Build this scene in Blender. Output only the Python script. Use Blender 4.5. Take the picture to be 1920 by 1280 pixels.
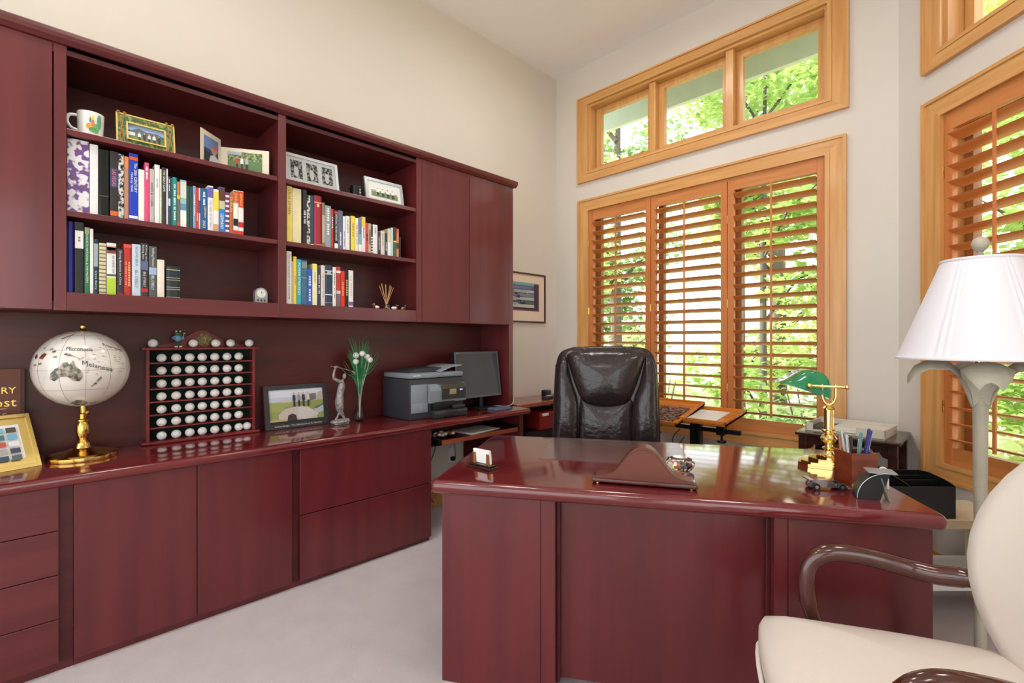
import bpy, bmesh, math, random
from mathutils import Vector, Matrix, Euler
R = math.radians
random.seed(7)
scn = bpy.context.scene
for o in list(bpy.data.objects): bpy.data.objects.remove(o)
C = scn.collection
# ---------------- camera (photo calibrated: level, focal 904 px of 1920, 45 degrees between the two main walls)
H = 1.25; F = 904.0; CY = 639.0; S = 2 ** -.5
cam = bpy.data.objects.new('camera', bpy.data.cameras.new('camera')); C.objects.link(cam)
cam.data.sensor_width = 36; cam.data.lens = 36 * F / 1920; cam.data.clip_start = .02; cam.data.clip_end = 200
cam.data.shift_y = -(640 - CY) / 1920
cam.location = (0, 0, H); cam.rotation_euler = (R(90), 0, R(45)); scn.camera = cam
# ---------------- world, sun, exposure
w = bpy.data.worlds.new('sky'); scn.world = w; w.use_nodes = True
bg = w.node_tree.nodes['Background']; bg.inputs[0].default_value = (.93, .97, 1, 1); bg.inputs[1].default_value = 3.0
sun = bpy.data.objects.new('sun', bpy.data.lights.new('sun', 'SUN')); C.objects.link(sun)
sun.data.energy = 11.0; sun.data.angle = R(1.5); sun.data.color = (1, .94, .84)
sun.rotation_euler = Vector((.7, .42, -.65)).to_track_quat('-Z', 'Y').to_euler()
vs = scn.view_settings; vs.view_transform = 'Standard'; vs.look = 'None'; vs.exposure = 0.15; vs.gamma = 1; vs.use_curve_mapping = False
scn.cycles.use_denoising = True
scn.cycles.max_bounces = 8; scn.cycles.diffuse_bounces = 4; scn.cycles.glossy_bounces = 4; scn.cycles.transparent_max_bounces = 12
scn.cycles.sample_clamp_indirect = 6
# ---------------- helpers
def ray(px, py):
    t = (px - 960) / F
    return Vector((-S * (1 - t), S * (1 + t), (CY - py) / F))
def onX(px, py, x): r = ray(px, py); return Vector((0, 0, H)) + r * (x / r.x)
def onY(px, py, y): r = ray(px, py); return Vector((0, 0, H)) + r * (y / r.y)
def onZ(px, py, z): r = ray(px, py); return Vector((0, 0, H)) + r * ((z - H) / r.z)
def LD(lat, dep, z=0.0):  # metres to the right of / ahead of the camera's spot -> room position
    return Vector((S * (lat - dep), S * (lat + dep), z))
def lin(c):
    f = lambda v: (v / 255) / 12.92 if v <= 10 else ((v / 255 + .055) / 1.055) ** 2.4
    return (f(c[0]), f(c[1]), f(c[2]), 1)
_m = {}
def mt(name, col, rough=.5, metal=0, var=0, scale=(8, 8, 8), col2=None, coat=0, bump=0, bscale=None, trans=0, ior=1.45, emit=0, spec=None, detail=3, contrast=(.3, .7), sheen=0, alpha=1):
    """cached procedural material: base colour with noise variation towards col2, optional noise bump"""
    if name in _m: return _m[name]
    m = bpy.data.materials.new(name); _m[name] = m; m.use_nodes = True
    nt = m.node_tree; b = nt.nodes['Principled BSDF']; N = nt.nodes.new; L = nt.links.new
    I = b.inputs
    I['Base Color'].default_value = lin(col); I['Roughness'].default_value = rough; I['Metallic'].default_value = metal
    I['Coat Weight'].default_value = coat; I['Coat Roughness'].default_value = .12; I['Transmission Weight'].default_value = trans; I['IOR'].default_value = ior
    I['Sheen Weight'].default_value = sheen; I['Alpha'].default_value = alpha
    if spec is not None: I['Specular IOR Level'].default_value = spec
    if emit: I['Emission Color'].default_value = lin(col); I['Emission Strength'].default_value = emit
    if var or bump or col2:
        tc = N('ShaderNodeTexCoord'); mp = N('ShaderNodeMapping'); mp.inputs['Scale'].default_value = scale
        L(tc.outputs['Object'], mp.inputs[0])
        nz = N('ShaderNodeTexNoise'); nz.inputs['Scale'].default_value = 1; nz.inputs['Detail'].default_value = detail; L(mp.outputs[0], nz.inputs['Vector'])
        c2 = lin(col2) if col2 else tuple(max(0, v * (1 - var)) for v in lin(col)[:3]) + (1,)
        rp = N('ShaderNodeValToRGB'); rp.color_ramp.elements[0].color = lin(col); rp.color_ramp.elements[1].color = c2
        rp.color_ramp.elements[0].position = contrast[0]; rp.color_ramp.elements[1].position = contrast[1]
        L(nz.outputs['Fac'], rp.inputs[0]); L(rp.outputs[0], I['Base Color'])
        if bump:
            src = nz
            if bscale:
                src = N('ShaderNodeTexNoise'); src.inputs['Scale'].default_value = bscale; src.inputs['Detail'].default_value = 2; L(tc.outputs['Object'], src.inputs['Vector'])
            bp = N('ShaderNodeBump'); bp.inputs['Strength'].default_value = bump; bp.inputs['Distance'].default_value = .01
            L(src.outputs['Fac'], bp.inputs['Height']); L(bp.outputs[0], I['Normal'])
    return m
def wood(name, col, col2, rough=.35, axis='z', coat=.0, k=1.0, bump=.03):
    s = [26 * k] * 3; s['xyz'.index(axis)] = 1.6 * k
    return mt(name, col, rough, 0, 0, tuple(s), col2, coat, bump, detail=5, contrast=(.34, .68))
def P(col, rough=.6, **k): return mt('plain_%d_%d_%d_%d' % (*col, int(rough * 100)), col, rough, **k)
# shapes: each adds to a bmesh
def nb(): return bmesh.new()
def box(bm, c, s, rot=None, bev=0, seg=2):
    r = bmesh.ops.create_cube(bm, size=1)['verts']
    M = Matrix.Translation(Vector(c)) @ (rot.to_4x4() if rot else Matrix()) @ Matrix.Diagonal((*s, 1))
    bmesh.ops.transform(bm, matrix=M, verts=r)
    if bev: bmesh.ops.bevel(bm, geom=list({e for v in r for e in v.link_edges}), offset=bev, segments=seg, profile=.5, affect='EDGES')
    return bm
def bx(bm, x0, x1, y0, y1, z0, z1, bev=0, seg=2):
    return box(bm, ((x0 + x1) / 2, (y0 + y1) / 2, (z0 + z1) / 2), (abs(x1 - x0), abs(y1 - y0), abs(z1 - z0)), None, bev, seg)
def ring(bm, pts): return [bm.verts.new(p) for p in pts]
def skin(bm, a, b):
    n = len(a)
    for i in range(n): bm.faces.new((a[i], a[(i + 1) % n], b[(i + 1) % n], b[i]))
def lathe(bm, prof, n=24, c=(0, 0, 0), M=None):
    prev = None
    for r, z in prof:
        q = []
        for i in range(n):
            a = 2 * math.pi * i / n; p = Vector((c[0] + r * math.cos(a), c[1] + r * math.sin(a), c[2] + z))
            q.append(M @ p if M else p)
        cur = ring(bm, q)
        if prev: skin(bm, prev, cur)
        else: bm.faces.new(cur[::-1])
        prev = cur
    bm.faces.new(prev); return bm
def tube(bm, pts, r, n=8, closed=False):
    pts = [Vector(p) for p in pts]; rs = r if isinstance(r, (list, tuple)) else [r] * len(pts)
    prev = None; first = None; up = None
    for i, p in enumerate(pts):
        d = (pts[min(i + 1, len(pts) - 1)] - pts[max(i - 1, 0)]).normalized()
        if up is None:
            up = d.orthogonal().normalized()
        up = (up - d * up.dot(d)).normalized(); sd = d.cross(up)
        cur = ring(bm, [p + (up * math.cos(2 * math.pi * k / n) + sd * math.sin(2 * math.pi * k / n)) * rs[i] for k in range(n)])
        if prev: skin(bm, prev, cur)
        else: first = cur
        prev = cur
    bm.faces.new(first[::-1]); bm.faces.new(prev); return bm
def curve(pts, n=6):
    """Catmull-Rom through the points"""
    p = [Vector(q) for q in pts]; p = [p[0] * 2 - p[1]] + p + [p[-1] * 2 - p[-2]]; out = []
    for i in range(1, len(p) - 2):
        for k in range(n):
            t = k / n
            out.append(.5 * ((2 * p[i]) + (p[i + 1] - p[i - 1]) * t + (2 * p[i - 1] - 5 * p[i] + 4 * p[i + 1] - p[i + 2]) * t * t + (3 * p[i] - p[i - 1] - 3 * p[i + 1] + p[i + 2]) * t ** 3))
    return out + [p[-2]]
def ball(bm, c, r, sc=(1, 1, 1), u=20, v=12, rot=None):
    q = bmesh.ops.create_uvsphere(bm, u_segments=u, v_segments=v, radius=r)['verts']
    bmesh.ops.transform(bm, matrix=Matrix.Translation(Vector(c)) @ (rot.to_4x4() if rot else Matrix()) @ Matrix.Diagonal((*sc, 1)), verts=q); return bm
def prism(bm, pts, vec):
    vec = Vector(vec); a = ring(bm, pts); b = ring(bm, [Vector(p) + vec for p in pts])
    bm.faces.new(a[::-1]); bm.faces.new(b); skin(bm, a, b)
    bmesh.ops.recalc_face_normals(bm, faces=bm.faces); return bm
def cushion(bm, pts, fn, thick, puff, n=6, edge=.02):
    """padded slab: outline pts (a,b) mapped by fn(a,b,h); flat back, rounded rim, domed front"""
    cx = sum(p[0] for p in pts) / len(pts); cy = sum(p[1] for p in pts) / len(pts)
    def rg(s, h): return ring(bm, [fn(cx + (p[0] - cx) * s, cy + (p[1] - cy) * s, h) for p in pts])
    prev = rg(.94, 0); bm.faces.new(prev[::-1])
    rows = [(1 - edge, thick * .12), (1, thick * .4), (1, thick * .7), (.975, thick * .9)]
    for k in range(1, n + 1):
        s = .975 * (1 - k / (n + .35)); rows.append((s, thick * .9 + (thick * .1 + puff) * (1 - (s / .975) ** 2.2) ** .8))
    for s, h in rows:
        cur = rg(s, h); skin(bm, prev, cur); prev = cur
    bm.faces.new(prev); return bm
def rrect(w, h, r, n=5, cx=0, cy=0):
    o = []
    for sx, sy, a0 in ((1, 1, 0), (-1, 1, 90), (-1, -1, 180), (1, -1, 270)):
        for k in range(n + 1):
            a = R(a0 + 90 * k / n); o.append((cx + sx * (w / 2 - r) + r * math.cos(a), cy + sy * (h / 2 - r) + r * math.sin(a)))
    return o
def thing(name, label, cat, loc=(0, 0, 0), rz=0, group=None):
    o = bpy.data.objects.new(name, None); C.objects.link(o); o.location = loc; o.rotation_euler = (0, 0, rz); o.empty_display_size = .05
    o['label'] = label; o['category'] = cat
    if group: o['group'] = group
    return o
def root_of(o):
    while o.parent: o = o.parent
    return o
def build(name, bm, mat, parent=None, smooth=None, w=False, label=None, kind=None):
    """links the bmesh as ONE mesh object; w=True: the shape is in room coordinates, else in the parent's"""
    if w and parent:
        r = root_of(parent); bm.transform((Matrix.Translation(r.location) @ r.rotation_euler.to_matrix().to_4x4()).inverted())
    me = bpy.data.meshes.new(name); bmesh.ops.recalc_face_normals(bm, faces=bm.faces); bm.to_mesh(me); bm.free()
    for m in (mat if isinstance(mat, (list, tuple)) else [mat]): me.materials.append(m)
    if smooth:
        for p in me.polygons: p.use_smooth = True
        me.set_sharp_from_angle(angle=R(smooth))
    o = bpy.data.objects.new(name, me); C.objects.link(o)
    if parent: o.parent = parent
    if label: o['label'] = label
    if kind: o['kind'] = kind
    return o
def single(name, bm, mat, label, cat, loc=(0, 0, 0), rz=0, group=None, smooth=None):
    """a thing that is one mesh, built round its own base"""
    o = build(name, bm, mat, None, smooth); o.location = loc; o.rotation_euler = (0, 0, rz); o['label'] = label; o['category'] = cat
    if group: o['group'] = group
    return o
def dup(root, loc, rz=None, label=None):
    r = root.copy(); C.objects.link(r); r.location = loc
    if rz is not None: r.rotation_euler = (0, 0, rz)
    if label: r['label'] = label
    for ch in list(root.children):
        c = ch.copy(); C.objects.link(c); c.parent = r
        for g in ch.children:
            d = g.copy(); C.objects.link(d); d.parent = c
    return r
_tc = {}
def text(name, s, mat, parent, fn, w, h):
    """flat lettering: glyph outlines scaled into a w x h box, fn(a, b) places each point"""
    if s not in _tc:
        cu = bpy.data.curves.new('t', 'FONT'); cu.body = s; cu.resolution_u = 2
        ob = bpy.data.objects.new('t', cu); C.objects.link(ob)
        dg = bpy.context.evaluated_depsgraph_get(); me = bpy.data.meshes.new_from_object(ob.evaluated_get(dg))
        _tc[s] = ([tuple(v.co) for v in me.vertices], [tuple(p.vertices) for p in me.polygons])
        bpy.data.objects.remove(ob); bpy.data.meshes.remove(me)
    V, Fc = _tc[s]
    x0 = min(v[0] for v in V); x1 = max(v[0] for v in V); y0 = min(v[1] for v in V); y1 = max(v[1] for v in V)
    me = bpy.data.meshes.new(name)
    me.from_pydata([tuple(fn((v[0] - (x0 + x1) / 2) / (x1 - x0) * w, (v[1] - (y0 + y1) / 2) / (y1 - y0) * h)) for v in V], [], Fc)
    me.materials.append(mat); o = bpy.data.objects.new(name, me); C.objects.link(o); o.parent = parent; return o
def strokes(name, s, mat, parent, fn, w, h):
    """print too small to read: a row of short plain marks, one for each letter of the line"""
    n = max(len(s), 1); V = []; Fc = []; rs = random.Random(len(s) * 7 + n)
    for i, ch in enumerate(s):
        if ch == ' ': continue
        a0 = -w / 2 + w * (i + .12) / n; a1 = a0 + w * .7 / n; hh = h * rs.uniform(.3, .5); k = len(V)
        V += [tuple(fn(a, b)) for a, b in ((a0, -hh), (a1, -hh), (a1, hh), (a0, hh))]; Fc.append((k, k + 1, k + 2, k + 3))
    me = bpy.data.meshes.new(name); me.from_pydata(V, [], Fc); me.materials.append(mat)
    o = bpy.data.objects.new(name, me); C.objects.link(o); o.parent = parent; o['kind'] = 'stuff'; return o
def prints(name, parent, fn, items, label=None):
    """flat printed picture: items (colour or material, polygon in 0..1), fn(a, b, k) -> point, k lifts layer over layer"""
    bm = nb(); mats = []
    for k, (c, poly) in enumerate(items):
        f = bm.faces.new(ring(bm, [fn(a, b, k) for a, b in poly])); m = c if not isinstance(c, tuple) else P(c, .55)
        if m not in mats: mats.append(m)
        f.material_index = mats.index(m)
    me = bpy.data.meshes.new(name); bm.to_mesh(me); bm.free()
    for m in mats: me.materials.append(m)
    o = bpy.data.objects.new(name, me); C.objects.link(o); o.parent = parent
    if label: o['label'] = label
    return o
def rect(a0, a1, b0, b1): return [(a0, b0), (a1, b0), (a1, b1), (a0, b1)]
def oval(a, b, ra, rb, n=14): return [(a + ra * math.cos(2 * math.pi * i / n), b + rb * math.sin(2 * math.pi * i / n)) for i in range(n)]
# ---------------- materials
CH = wood('cherry_vertical', (102, 36, 40), (86, 28, 32), .3, 'z', .35, .55)
CHY = wood('cherry_lengthwise', (102, 36, 40), (84, 27, 31), .3, 'y', .35, .55)
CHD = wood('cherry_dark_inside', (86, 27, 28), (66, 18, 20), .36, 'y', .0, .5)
CHT = wood('cherry_worktop', (118, 34, 36), (88, 22, 25), .13, 'y', .6, .5, 0)
CHX = wood('cherry_desktop', (112, 34, 38), (86, 23, 27), .1, 'x', .7, .5, 0)
PINE = wood('pine_casing', (222, 170, 106), (206, 148, 84), .35, 'x', .2, 1.2)
PINEZ = wood('pine_casing_upright', (222, 170, 106), (206, 148, 84), .35, 'z', .2, 1.2)
SHUT = wood('shutter_wood', (212, 140, 78), (196, 120, 62), .4, 'x', .1, 1.0)
SHUTZ = wood('shutter_wood_upright', (210, 134, 74), (194, 114, 58), .4, 'z', .1, 1.0)
WALL = mt('wall_paint', (222, 215, 206), .75, 0, 0, (1.2, 1.2, 1.2), (218, 211, 202), bump=.04, bscale=120)
CEIL = mt('ceiling_paint', (246, 244, 243), .8, 0, 0, (1, 1, 1), (243, 241, 240))
CARP = mt('carpet', (228, 215, 216), .95, 0, 0, (7, 7, 7), (219, 206, 207), bump=.9, bscale=420, sheen=.3, detail=6)
GLASS = mt('window_glass', (250, 255, 252), .0, 0, trans=1, ior=1.02, spec=.3)
BRASS = mt('brass', (240, 206, 130), .16, 1, 0, (5, 5, 5), (200, 150, 60))
BLK = mt('black_plastic', (26, 26, 28), .4); BLKM = mt('black_metal', (18, 20, 20), .35, .4)
DKW = wood('dark_side_table_wood', (66, 34, 26), (40, 20, 16), .25, 'x', .3, .8)
MAH = wood('mahogany_arm', (72, 28, 18), (60, 22, 14), .14, 'x', .6, .8, 0)
LEA = mt('dark_brown_leather', (44, 34, 34), .23, 0, .25, (9, 9, 9), None, .15, .3, 38)
CREAM = mt('cream_leather', (222, 212, 202), .42, 0, .04, (5, 5, 5), None, 0, .05, 300)
PAPER = mt('paper_pages', (232, 226, 212), .8, 0, 0, (4, 4, 260), (206, 198, 182))
WHITE = P((240, 240, 240), .5)
# ================= ROOM SHELL
W = -3.0; LY = 3.607; CZ = 3.777
B0 = LD(2.27, 2.83)  # corner between the window wall and the slanted wall
RC = B0 + Vector((S, -S, 0)) * 3.2; YR = -2.6; XR = RC.x
def struct(name, bm, m, label, cat, smooth=None):
    o = build(name, bm, m, None, smooth); o['kind'] = 'structure'; o['label'] = label; o['category'] = cat; return o
poly = [(W, YR), (XR, YR), (XR, RC.y), (B0.x, LY), (W, LY)]
def slab(z0, z1, grow=.0):
    bm = nb(); cx, cy = -.8, .7
    return prism(bm, [(x + (x - cx) * grow, y + (y - cy) * grow, z0) for x, y in poly], (0, 0, z1 - z0))
struct('floor', slab(-.12, 0), CARP, 'pale lavender grey wall to wall carpet', 'floor')
struct('ceiling', slab(CZ, CZ + .2, .05), CEIL, 'flat white ceiling high above the room', 'ceiling')
def wall(name, o, rz, length, holes, label, th=.16):
    """wall from o along its own x, thickness outward (own +y), with rectangular holes (a0,a1,z0,z1) sorted by a"""
    bm = nb(); spans = sorted({0, length} | {h[0] for h in holes} | {h[1] for h in holes})
    for a0, a1 in zip(spans, spans[1:]):
        hs = sorted((h[2], h[3]) for h in holes if h[0] <= a0 + 1e-6 and h[1] >= a1 - 1e-6); z = 0
        for h0, h1 in hs + [(CZ, CZ)]:
            if h0 - z > 1e-4: bx(bm, a0, a1, 0, th, z, h0)
            z = h1
    bmesh.ops.remove_doubles(bm, verts=bm.verts, dist=1e-5)
    ob = struct(name, bm, WALL, label, 'wall'); ob.location = o; ob.rotation_euler = (0, 0, rz); return ob
W1 = (.39, 2.236, .61, 2.434); W2 = (.385, 2.248, 2.79, 3.40)      # along the window wall, from its left corner
W3 = (.30, 1.532, .61, 2.434); W4 = (.30, 1.532, 2.79, 3.40)       # along the slanted wall
wall('wall_back', (W, LY, 0), 0, B0.x - W, [W1, W2], 'warm white painted wall with the three panel shuttered window')
wall('wall_right', (B0.x, B0.y, 0), R(-45), 3.2, [W3, W4], 'slanted white painted wall behind the floor lamp')
wall('wall_left', (W, YR, 0), R(90), LY - YR, [], 'cream painted wall behind the cherry wall unit')
wall('wall_rear', (XR, YR, 0), R(180), XR - W, [(.5, 4.3, .1, 3.0)], 'white painted wall behind the viewer with an opening added to let daylight in')  # hole added behind the camera so sky light fills the room
wall('wall_side', (XR, RC.y, 0), R(-90), RC.y - YR, [(1.3, 3.6, .3, 2.7)], 'white painted side wall with a window added to let daylight in')  # window hole added out of view for more soft daylight
for nm, a, b in (('baseboard_left', (W, YR), (W, LY)), ('baseboard_back', (W, LY), (B0.x, LY)), ('baseboard_right', (B0.x, LY), (RC.x, RC.y))):
    a = Vector((*a, 0)); b = Vector((*b, 0)); d = (b - a).normalized(); n = Vector((d.y, -d.x, 0)); bm = nb()
    for z1, t in ((.105, .016), (.125, .009)): prism(bm, [a, b, b + n * t, a + n * t], (0, 0, z1))
    struct(nm, bm, PINE, {'baseboard_left': 'pine baseboard along the cream wall under the keyboard tray', 'baseboard_back': 'pine baseboard under the big shuttered window', 'baseboard_right': 'pine baseboard along the slanted wall behind the lamp'}[nm], 'baseboard')
_sl = {}
def window(name, label, o, rz, W_, n, shutters, cw=(.115, .09, .105)):
    s0, s1, z0, z1 = W_; t = thing(name, label, 'window', o, rz); t['kind'] = 'structure'
    cl, cb, ct = cw
    co = [(s0 - cl, z0 - cb), (s1 + cl, z0 - cb), (s1 + cl, z1 + ct), (s0 - cl, z1 + ct)]; ci = [(s0, z0), (s1, z0), (s1, z1), (s0, z1)]
    for k in range(4):   # four mitred casing boards, each with a raised outer bead and an inner step
        a, b, c, d = co[k], co[(k + 1) % 4], ci[(k + 1) % 4], ci[k]; bm = nb()
        def mixp(p, q, f): return (p[0] + (q[0] - p[0]) * f, p[1] + (q[1] - p[1]) * f)
        for f0, f1, th in ((0, .16, .03), (.16, .78, .02), (.78, 1.0, .026)):
            prism(bm, [(x, -th, z) for x, z in (mixp(a, d, f0), mixp(b, c, f0), mixp(b, c, f1), mixp(a, d, f1))], (0, th, 0))
        build('casing', bm, PINE if k % 2 == 0 else PINEZ, t)
    for a0, a1, b0, b1 in ((s0, s1, z0, z0 + .018), (s0, s1, z1 - .018, z1)):
        bm = nb(); bx(bm, a0, a1, .001, .16, b0, b1); build('jamb', bm, PINE, t)
    for a0, a1 in ((s0, s0 + .018), (s1 - .018, s1)):
        bm = nb(); bx(bm, a0, a1, .001, .16, z0 + .018, z1 - .018); build('jamb', bm, PINEZ, t)
    pw = (s1 - s0) / n
    for i in range(n):
        a0 = s0 + i * pw; a1 = a0 + pw; fr = .05 if not shutters else .045
        if i and not shutters:
            bm = nb(); bx(bm, a0 - .028, a0 + .028, .02, .15, z0 + .018, z1 - .018, .004); build('mullion', bm, PINEZ, t)
        bm = nb(); y0, y1 = .085, .13; e = .024
        for q in ((a0 + e, a0 + e + fr, z0 + .02, z1 - .02), (a1 - e - fr, a1 - e, z0 + .02, z1 - .02), (a0 + e + fr, a1 - e - fr, z0 + .02, z0 + .02 + fr), (a0 + e + fr, a1 - e - fr, z1 - .02 - fr, z1 - .02)):
            bx(bm, q[0], q[1], y0, y1, q[2], q[3])
        sa = build('sash', bm, PINEZ if not shutters else mt('sash_wood', (150, 100, 56), .45), t)
        bm = nb(); bx(bm, a0 + e + fr - .004, a1 - e - fr + .004, .104, .110, z0 + .02 + fr - .004, z1 - .02 - fr + .004); build('pane', bm, GLASS, sa)
        if shutters:
            st = .048; e2 = .003; bm = nb(); ya, yb = -.004, .026
            bx(bm, a0 + e2, a0 + st, ya, yb, z0 + .004, z1 - .004, .002); bx(bm, a1 - st, a1 - e2, ya, yb, z0 + .004, z1 - .004, .002)
            pn = build('shutter_panel', bm, SHUTZ, t)
            for q0, q1 in ((z0 + .004, z0 + .088), (z1 - .09, z1 - .004)):
                bm = nb(); bx(bm, a0 + st, a1 - st, ya + .002, yb - .002, q0, q1); build('rail', bm, SHUT, pn)
            ln = round(pw - 2 * st - .004, 3)
            if ln not in _sl:
                bm = nb(); pr = [(.0445 * math.cos(2 * math.pi * k / 12), .006 * math.sin(2 * math.pi * k / 12)) for k in range(12)]
                prism(bm, [(-ln / 2, y, z) for y, z in pr], (ln, 0, 0)); _sl[ln] = bm
                o_ = build('slat', bm, SHUT, pn, 50); _sl[ln] = o_.data; bpy.data.objects.remove(o_)
            ns = 20; q0 = z0 + .088; q1 = z1 - .09
            for k in range(ns):
                sl = bpy.data.objects.new('slat', _sl[ln]); C.objects.link(sl); sl.parent = pn
                sl.location = ((a0 + a1) / 2, .011, q0 + (q1 - q0) * (k + .5) / ns); sl.rotation_euler = (R(-15), 0, 0)
            bm = nb(); bx(bm, (a0 + a1) / 2 - .007, (a0 + a1) / 2 + .007, -.052, -.04, q0 + .03, q1 - .012, .003); build('tilt_rod', bm, SHUTZ, pn)
            for zz in (z0 + .3, z1 - .3, (z0 + z1) / 2):
                bm = nb(); tube(bm, [(a0 + .001, -.008, zz - .03), (a0 + .001, -.008, zz + .03)], .005); build('hinge', bm, BRASS, pn, 40)
    return t
OB = (W, LY, 0); OR = (B0.x, B0.y, 0)
window('window_1', 'wide pine window with three louvered shutter panels behind the leather chair', OB, 0, W1, 3, True)
window('window_2', 'pine transom of three clear panes above the three panel shutters', OB, 0, W2, 3, False, (.115, .09, .08))
window('window_3', 'pine window with louvered shutters behind the floor lamp', OR, R(-45), W3, 2, True)
window('window_4', 'pine transom on the slanted wall above the floor lamp', OR, R(-45), W4, 2, False, (.115, .09, .08))
bm = nb(); bx(bm, 0, 2.3, .06, .066, .3, 2.7); g = struct('fill_window', bm, GLASS, 'unseen side wall window added to let daylight in', 'window'); g.location = (XR, RC.y - 1.3, 0); g.rotation_euler = (0, 0, R(-90))  # pane of the unseen side window, added for fill daylight
# eave outside, seen through the transoms
EAV = mt('painted_eave', (196, 204, 188), .7, 0, .1, (6, 6, 6))
bm = nb(); bx(bm, -5, .6, LY + .75, LY + .80, 3.50, 3.74); bx(bm, -5, .6, LY + .16, LY + .75, 3.72, 3.76)
struct('trim_1', bm, EAV, 'grey green roof eave board outside above the transom', 'eave')
# ceiling fixtures added out of view as fill light for the room
def fill_light(x, y, energy, label):
    t = thing('added_fill_light', label, 'light', (x, y, CZ), 0, 'added ceiling fill lights')
    bm = nb(); lathe(bm, [(.10, -.008), (.10, 0), (.075, 0), (.075, -.008)], 24); build('trim_ring', bm, WHITE, t, 40)
    bm = nb(); lathe(bm, [(.074, -.006), (.074, -.003)], 24); build('lens', bm, mt('fill_lens', (255, 246, 230), .4, emit=3), t)
    l = bpy.data.lights.new('lamp', 'AREA'); l.shape = 'DISK'; l.size = .5; l.energy = energy; l.color = (1, .97, .93); l.spread = R(170)
    o = bpy.data.objects.new('fill_emitter', l); C.objects.link(o); o.parent = t; o.location = (0, 0, -.02); return t
for i, (x, y) in enumerate(((-1.7, 2.4), (-1.7, .3), (.2, 1.5), (.6, -1.2), (-1.7, -1.5))):
    fill_light(x, y, 12, ['added fill light in the ceiling over the desk chair', 'added fill light in the ceiling before the bookcase', 'added fill light in the ceiling over the guest chair', 'added fill light in the ceiling near the added side window', 'added fill light in the ceiling near the added rear opening'][i])
# ================= CHERRY WALL UNIT
XH = -2.64; XB = -2.965; XF = -2.49; ZC = .745
hb = thing('bookcase_hutch', 'tall cherry bookcase hutch with open shelves and closed end doors', 'bookcase', (-2.8, 1.3, ZC))
def hp(name, bm, m=CH, parent=None, **k): return build(name, bm, m, parent or hb, w=True, **k)
Y0 = -.60; YE = 2.652
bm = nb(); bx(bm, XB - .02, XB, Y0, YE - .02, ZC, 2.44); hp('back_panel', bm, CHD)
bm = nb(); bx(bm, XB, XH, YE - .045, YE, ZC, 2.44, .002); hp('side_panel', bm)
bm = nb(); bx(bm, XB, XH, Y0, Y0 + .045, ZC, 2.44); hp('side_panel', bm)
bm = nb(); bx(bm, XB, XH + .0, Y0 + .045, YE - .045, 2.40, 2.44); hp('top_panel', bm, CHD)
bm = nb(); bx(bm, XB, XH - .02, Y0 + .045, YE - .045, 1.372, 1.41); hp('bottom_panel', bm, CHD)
# cornice: stepped, rounded moulding along the front and the end
pr = [(0, 2.436), (.012, 2.436), (.03, 2.45), (.036, 2.464), (.034, 2.478), (.022, 2.486), (0, 2.486)]
bm = nb(); prism(bm, [(XH + a, Y0, z) for a, z in pr], (0, YE + .02 - Y0, 0)); bx(bm, XB - .02, XH, Y0, YE + .02, 2.44, 2.486); hp('cornice', bm, CHY)
for y0, y1 in ((.067, .1045), (.915, .955), (1.765, 1.806)):
    bm = nb(); bx(bm, XB if y0 > .5 else XH - .03, XH + .002, y0, y1, 1.372, 2.436, .0015); hp('stile', bm)
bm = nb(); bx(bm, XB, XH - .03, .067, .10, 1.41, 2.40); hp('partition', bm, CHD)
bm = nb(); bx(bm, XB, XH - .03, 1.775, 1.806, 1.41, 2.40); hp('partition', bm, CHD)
bm = nb(); bx(bm, XH - .022, XH, .1045, 1.765, 1.372, 1.447, .0015); hp('bottom_rail', bm, CHY)
bm = nb(); bx(bm, XH - .022, XH, .1045, 1.765, 2.42, 2.437, .001); hp('top_rail', bm, CHY)
for z in (2.108, 1.778):
    for y0, y1 in ((.1045, .915), (.955, 1.765)):
        bm = nb(); bx(bm, XB, XH - .004, y0, y1, z - .024, z, .002); hp('shelf', bm, CHY)
SH = (1.447, 1.778, 2.108)
for y0, y1 in ((-.56, -.258), (-.254, .063), (1.809, 2.207), (2.211, 2.604)):
    bm = nb(); bx(bm, XH - .02, XH + .002, y0, y1, 1.374, 2.436, .002); hp('door', bm)
# worktop over all the base cabinets
bm = nb(); bx(bm, W + .012, XF + .032, -.75, 2.665, ZC - .042, ZC, .017, 4)
wt = single('worktop', bm, CHT, 'long glossy cherry worktop carrying the globe and the printer', 'worktop', smooth=35)
# base cabinets
def base(name, label, y0, y1):
    t = thing(name, label, 'cabinet', (-2.75, (y0 + y1) / 2, 0)); bm = nb()
    bx(bm, W + .015, XF - .022, y0, y1, 0, ZC - .043); build('body', bm, CH, t, w=True); return t
t = base('drawer_cabinet', 'cherry cabinet of four stacked drawers left of the double doors', -.52, .118)
for k in range(4):
    bm = nb(); z1 = .70 - k * .166; bx(bm, XF - .02, XF, -.51, .077, z1 - .163, z1, .0015); build('drawer', bm, CHY, t, w=True)
bm = nb(); bx(bm, XF - .05, XF - .018, .08, .118, .03, .70); build('pull_channel', bm, CHD, t, w=True)
t = base('double_door_cabinet', 'cherry cabinet with two plain doors under the golf ball rack', .119, .967)
for y0, y1 in ((.119, .5215), (.5245, .93)):
    bm = nb(); bx(bm, XF - .02, XF, y0, y1, .034, .70, .0015); build('door', bm, CH, t, w=True)
bm = nb(); bx(bm, XF - .05, XF - .018, .935, .967, .03, .70); build('pull_channel', bm, CHD, t, w=True)
t = base('file_cabinet', 'cherry file cabinet with two deep drawers under the printer', .968, 1.775)
for z0, z1 in ((.03, .362), (.367, .70)):
    bm = nb(); bx(bm, XF - .02, XF + .002, .97, 1.775, z0, z1, .002); build('drawer', bm, CH, t, w=True)
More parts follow.
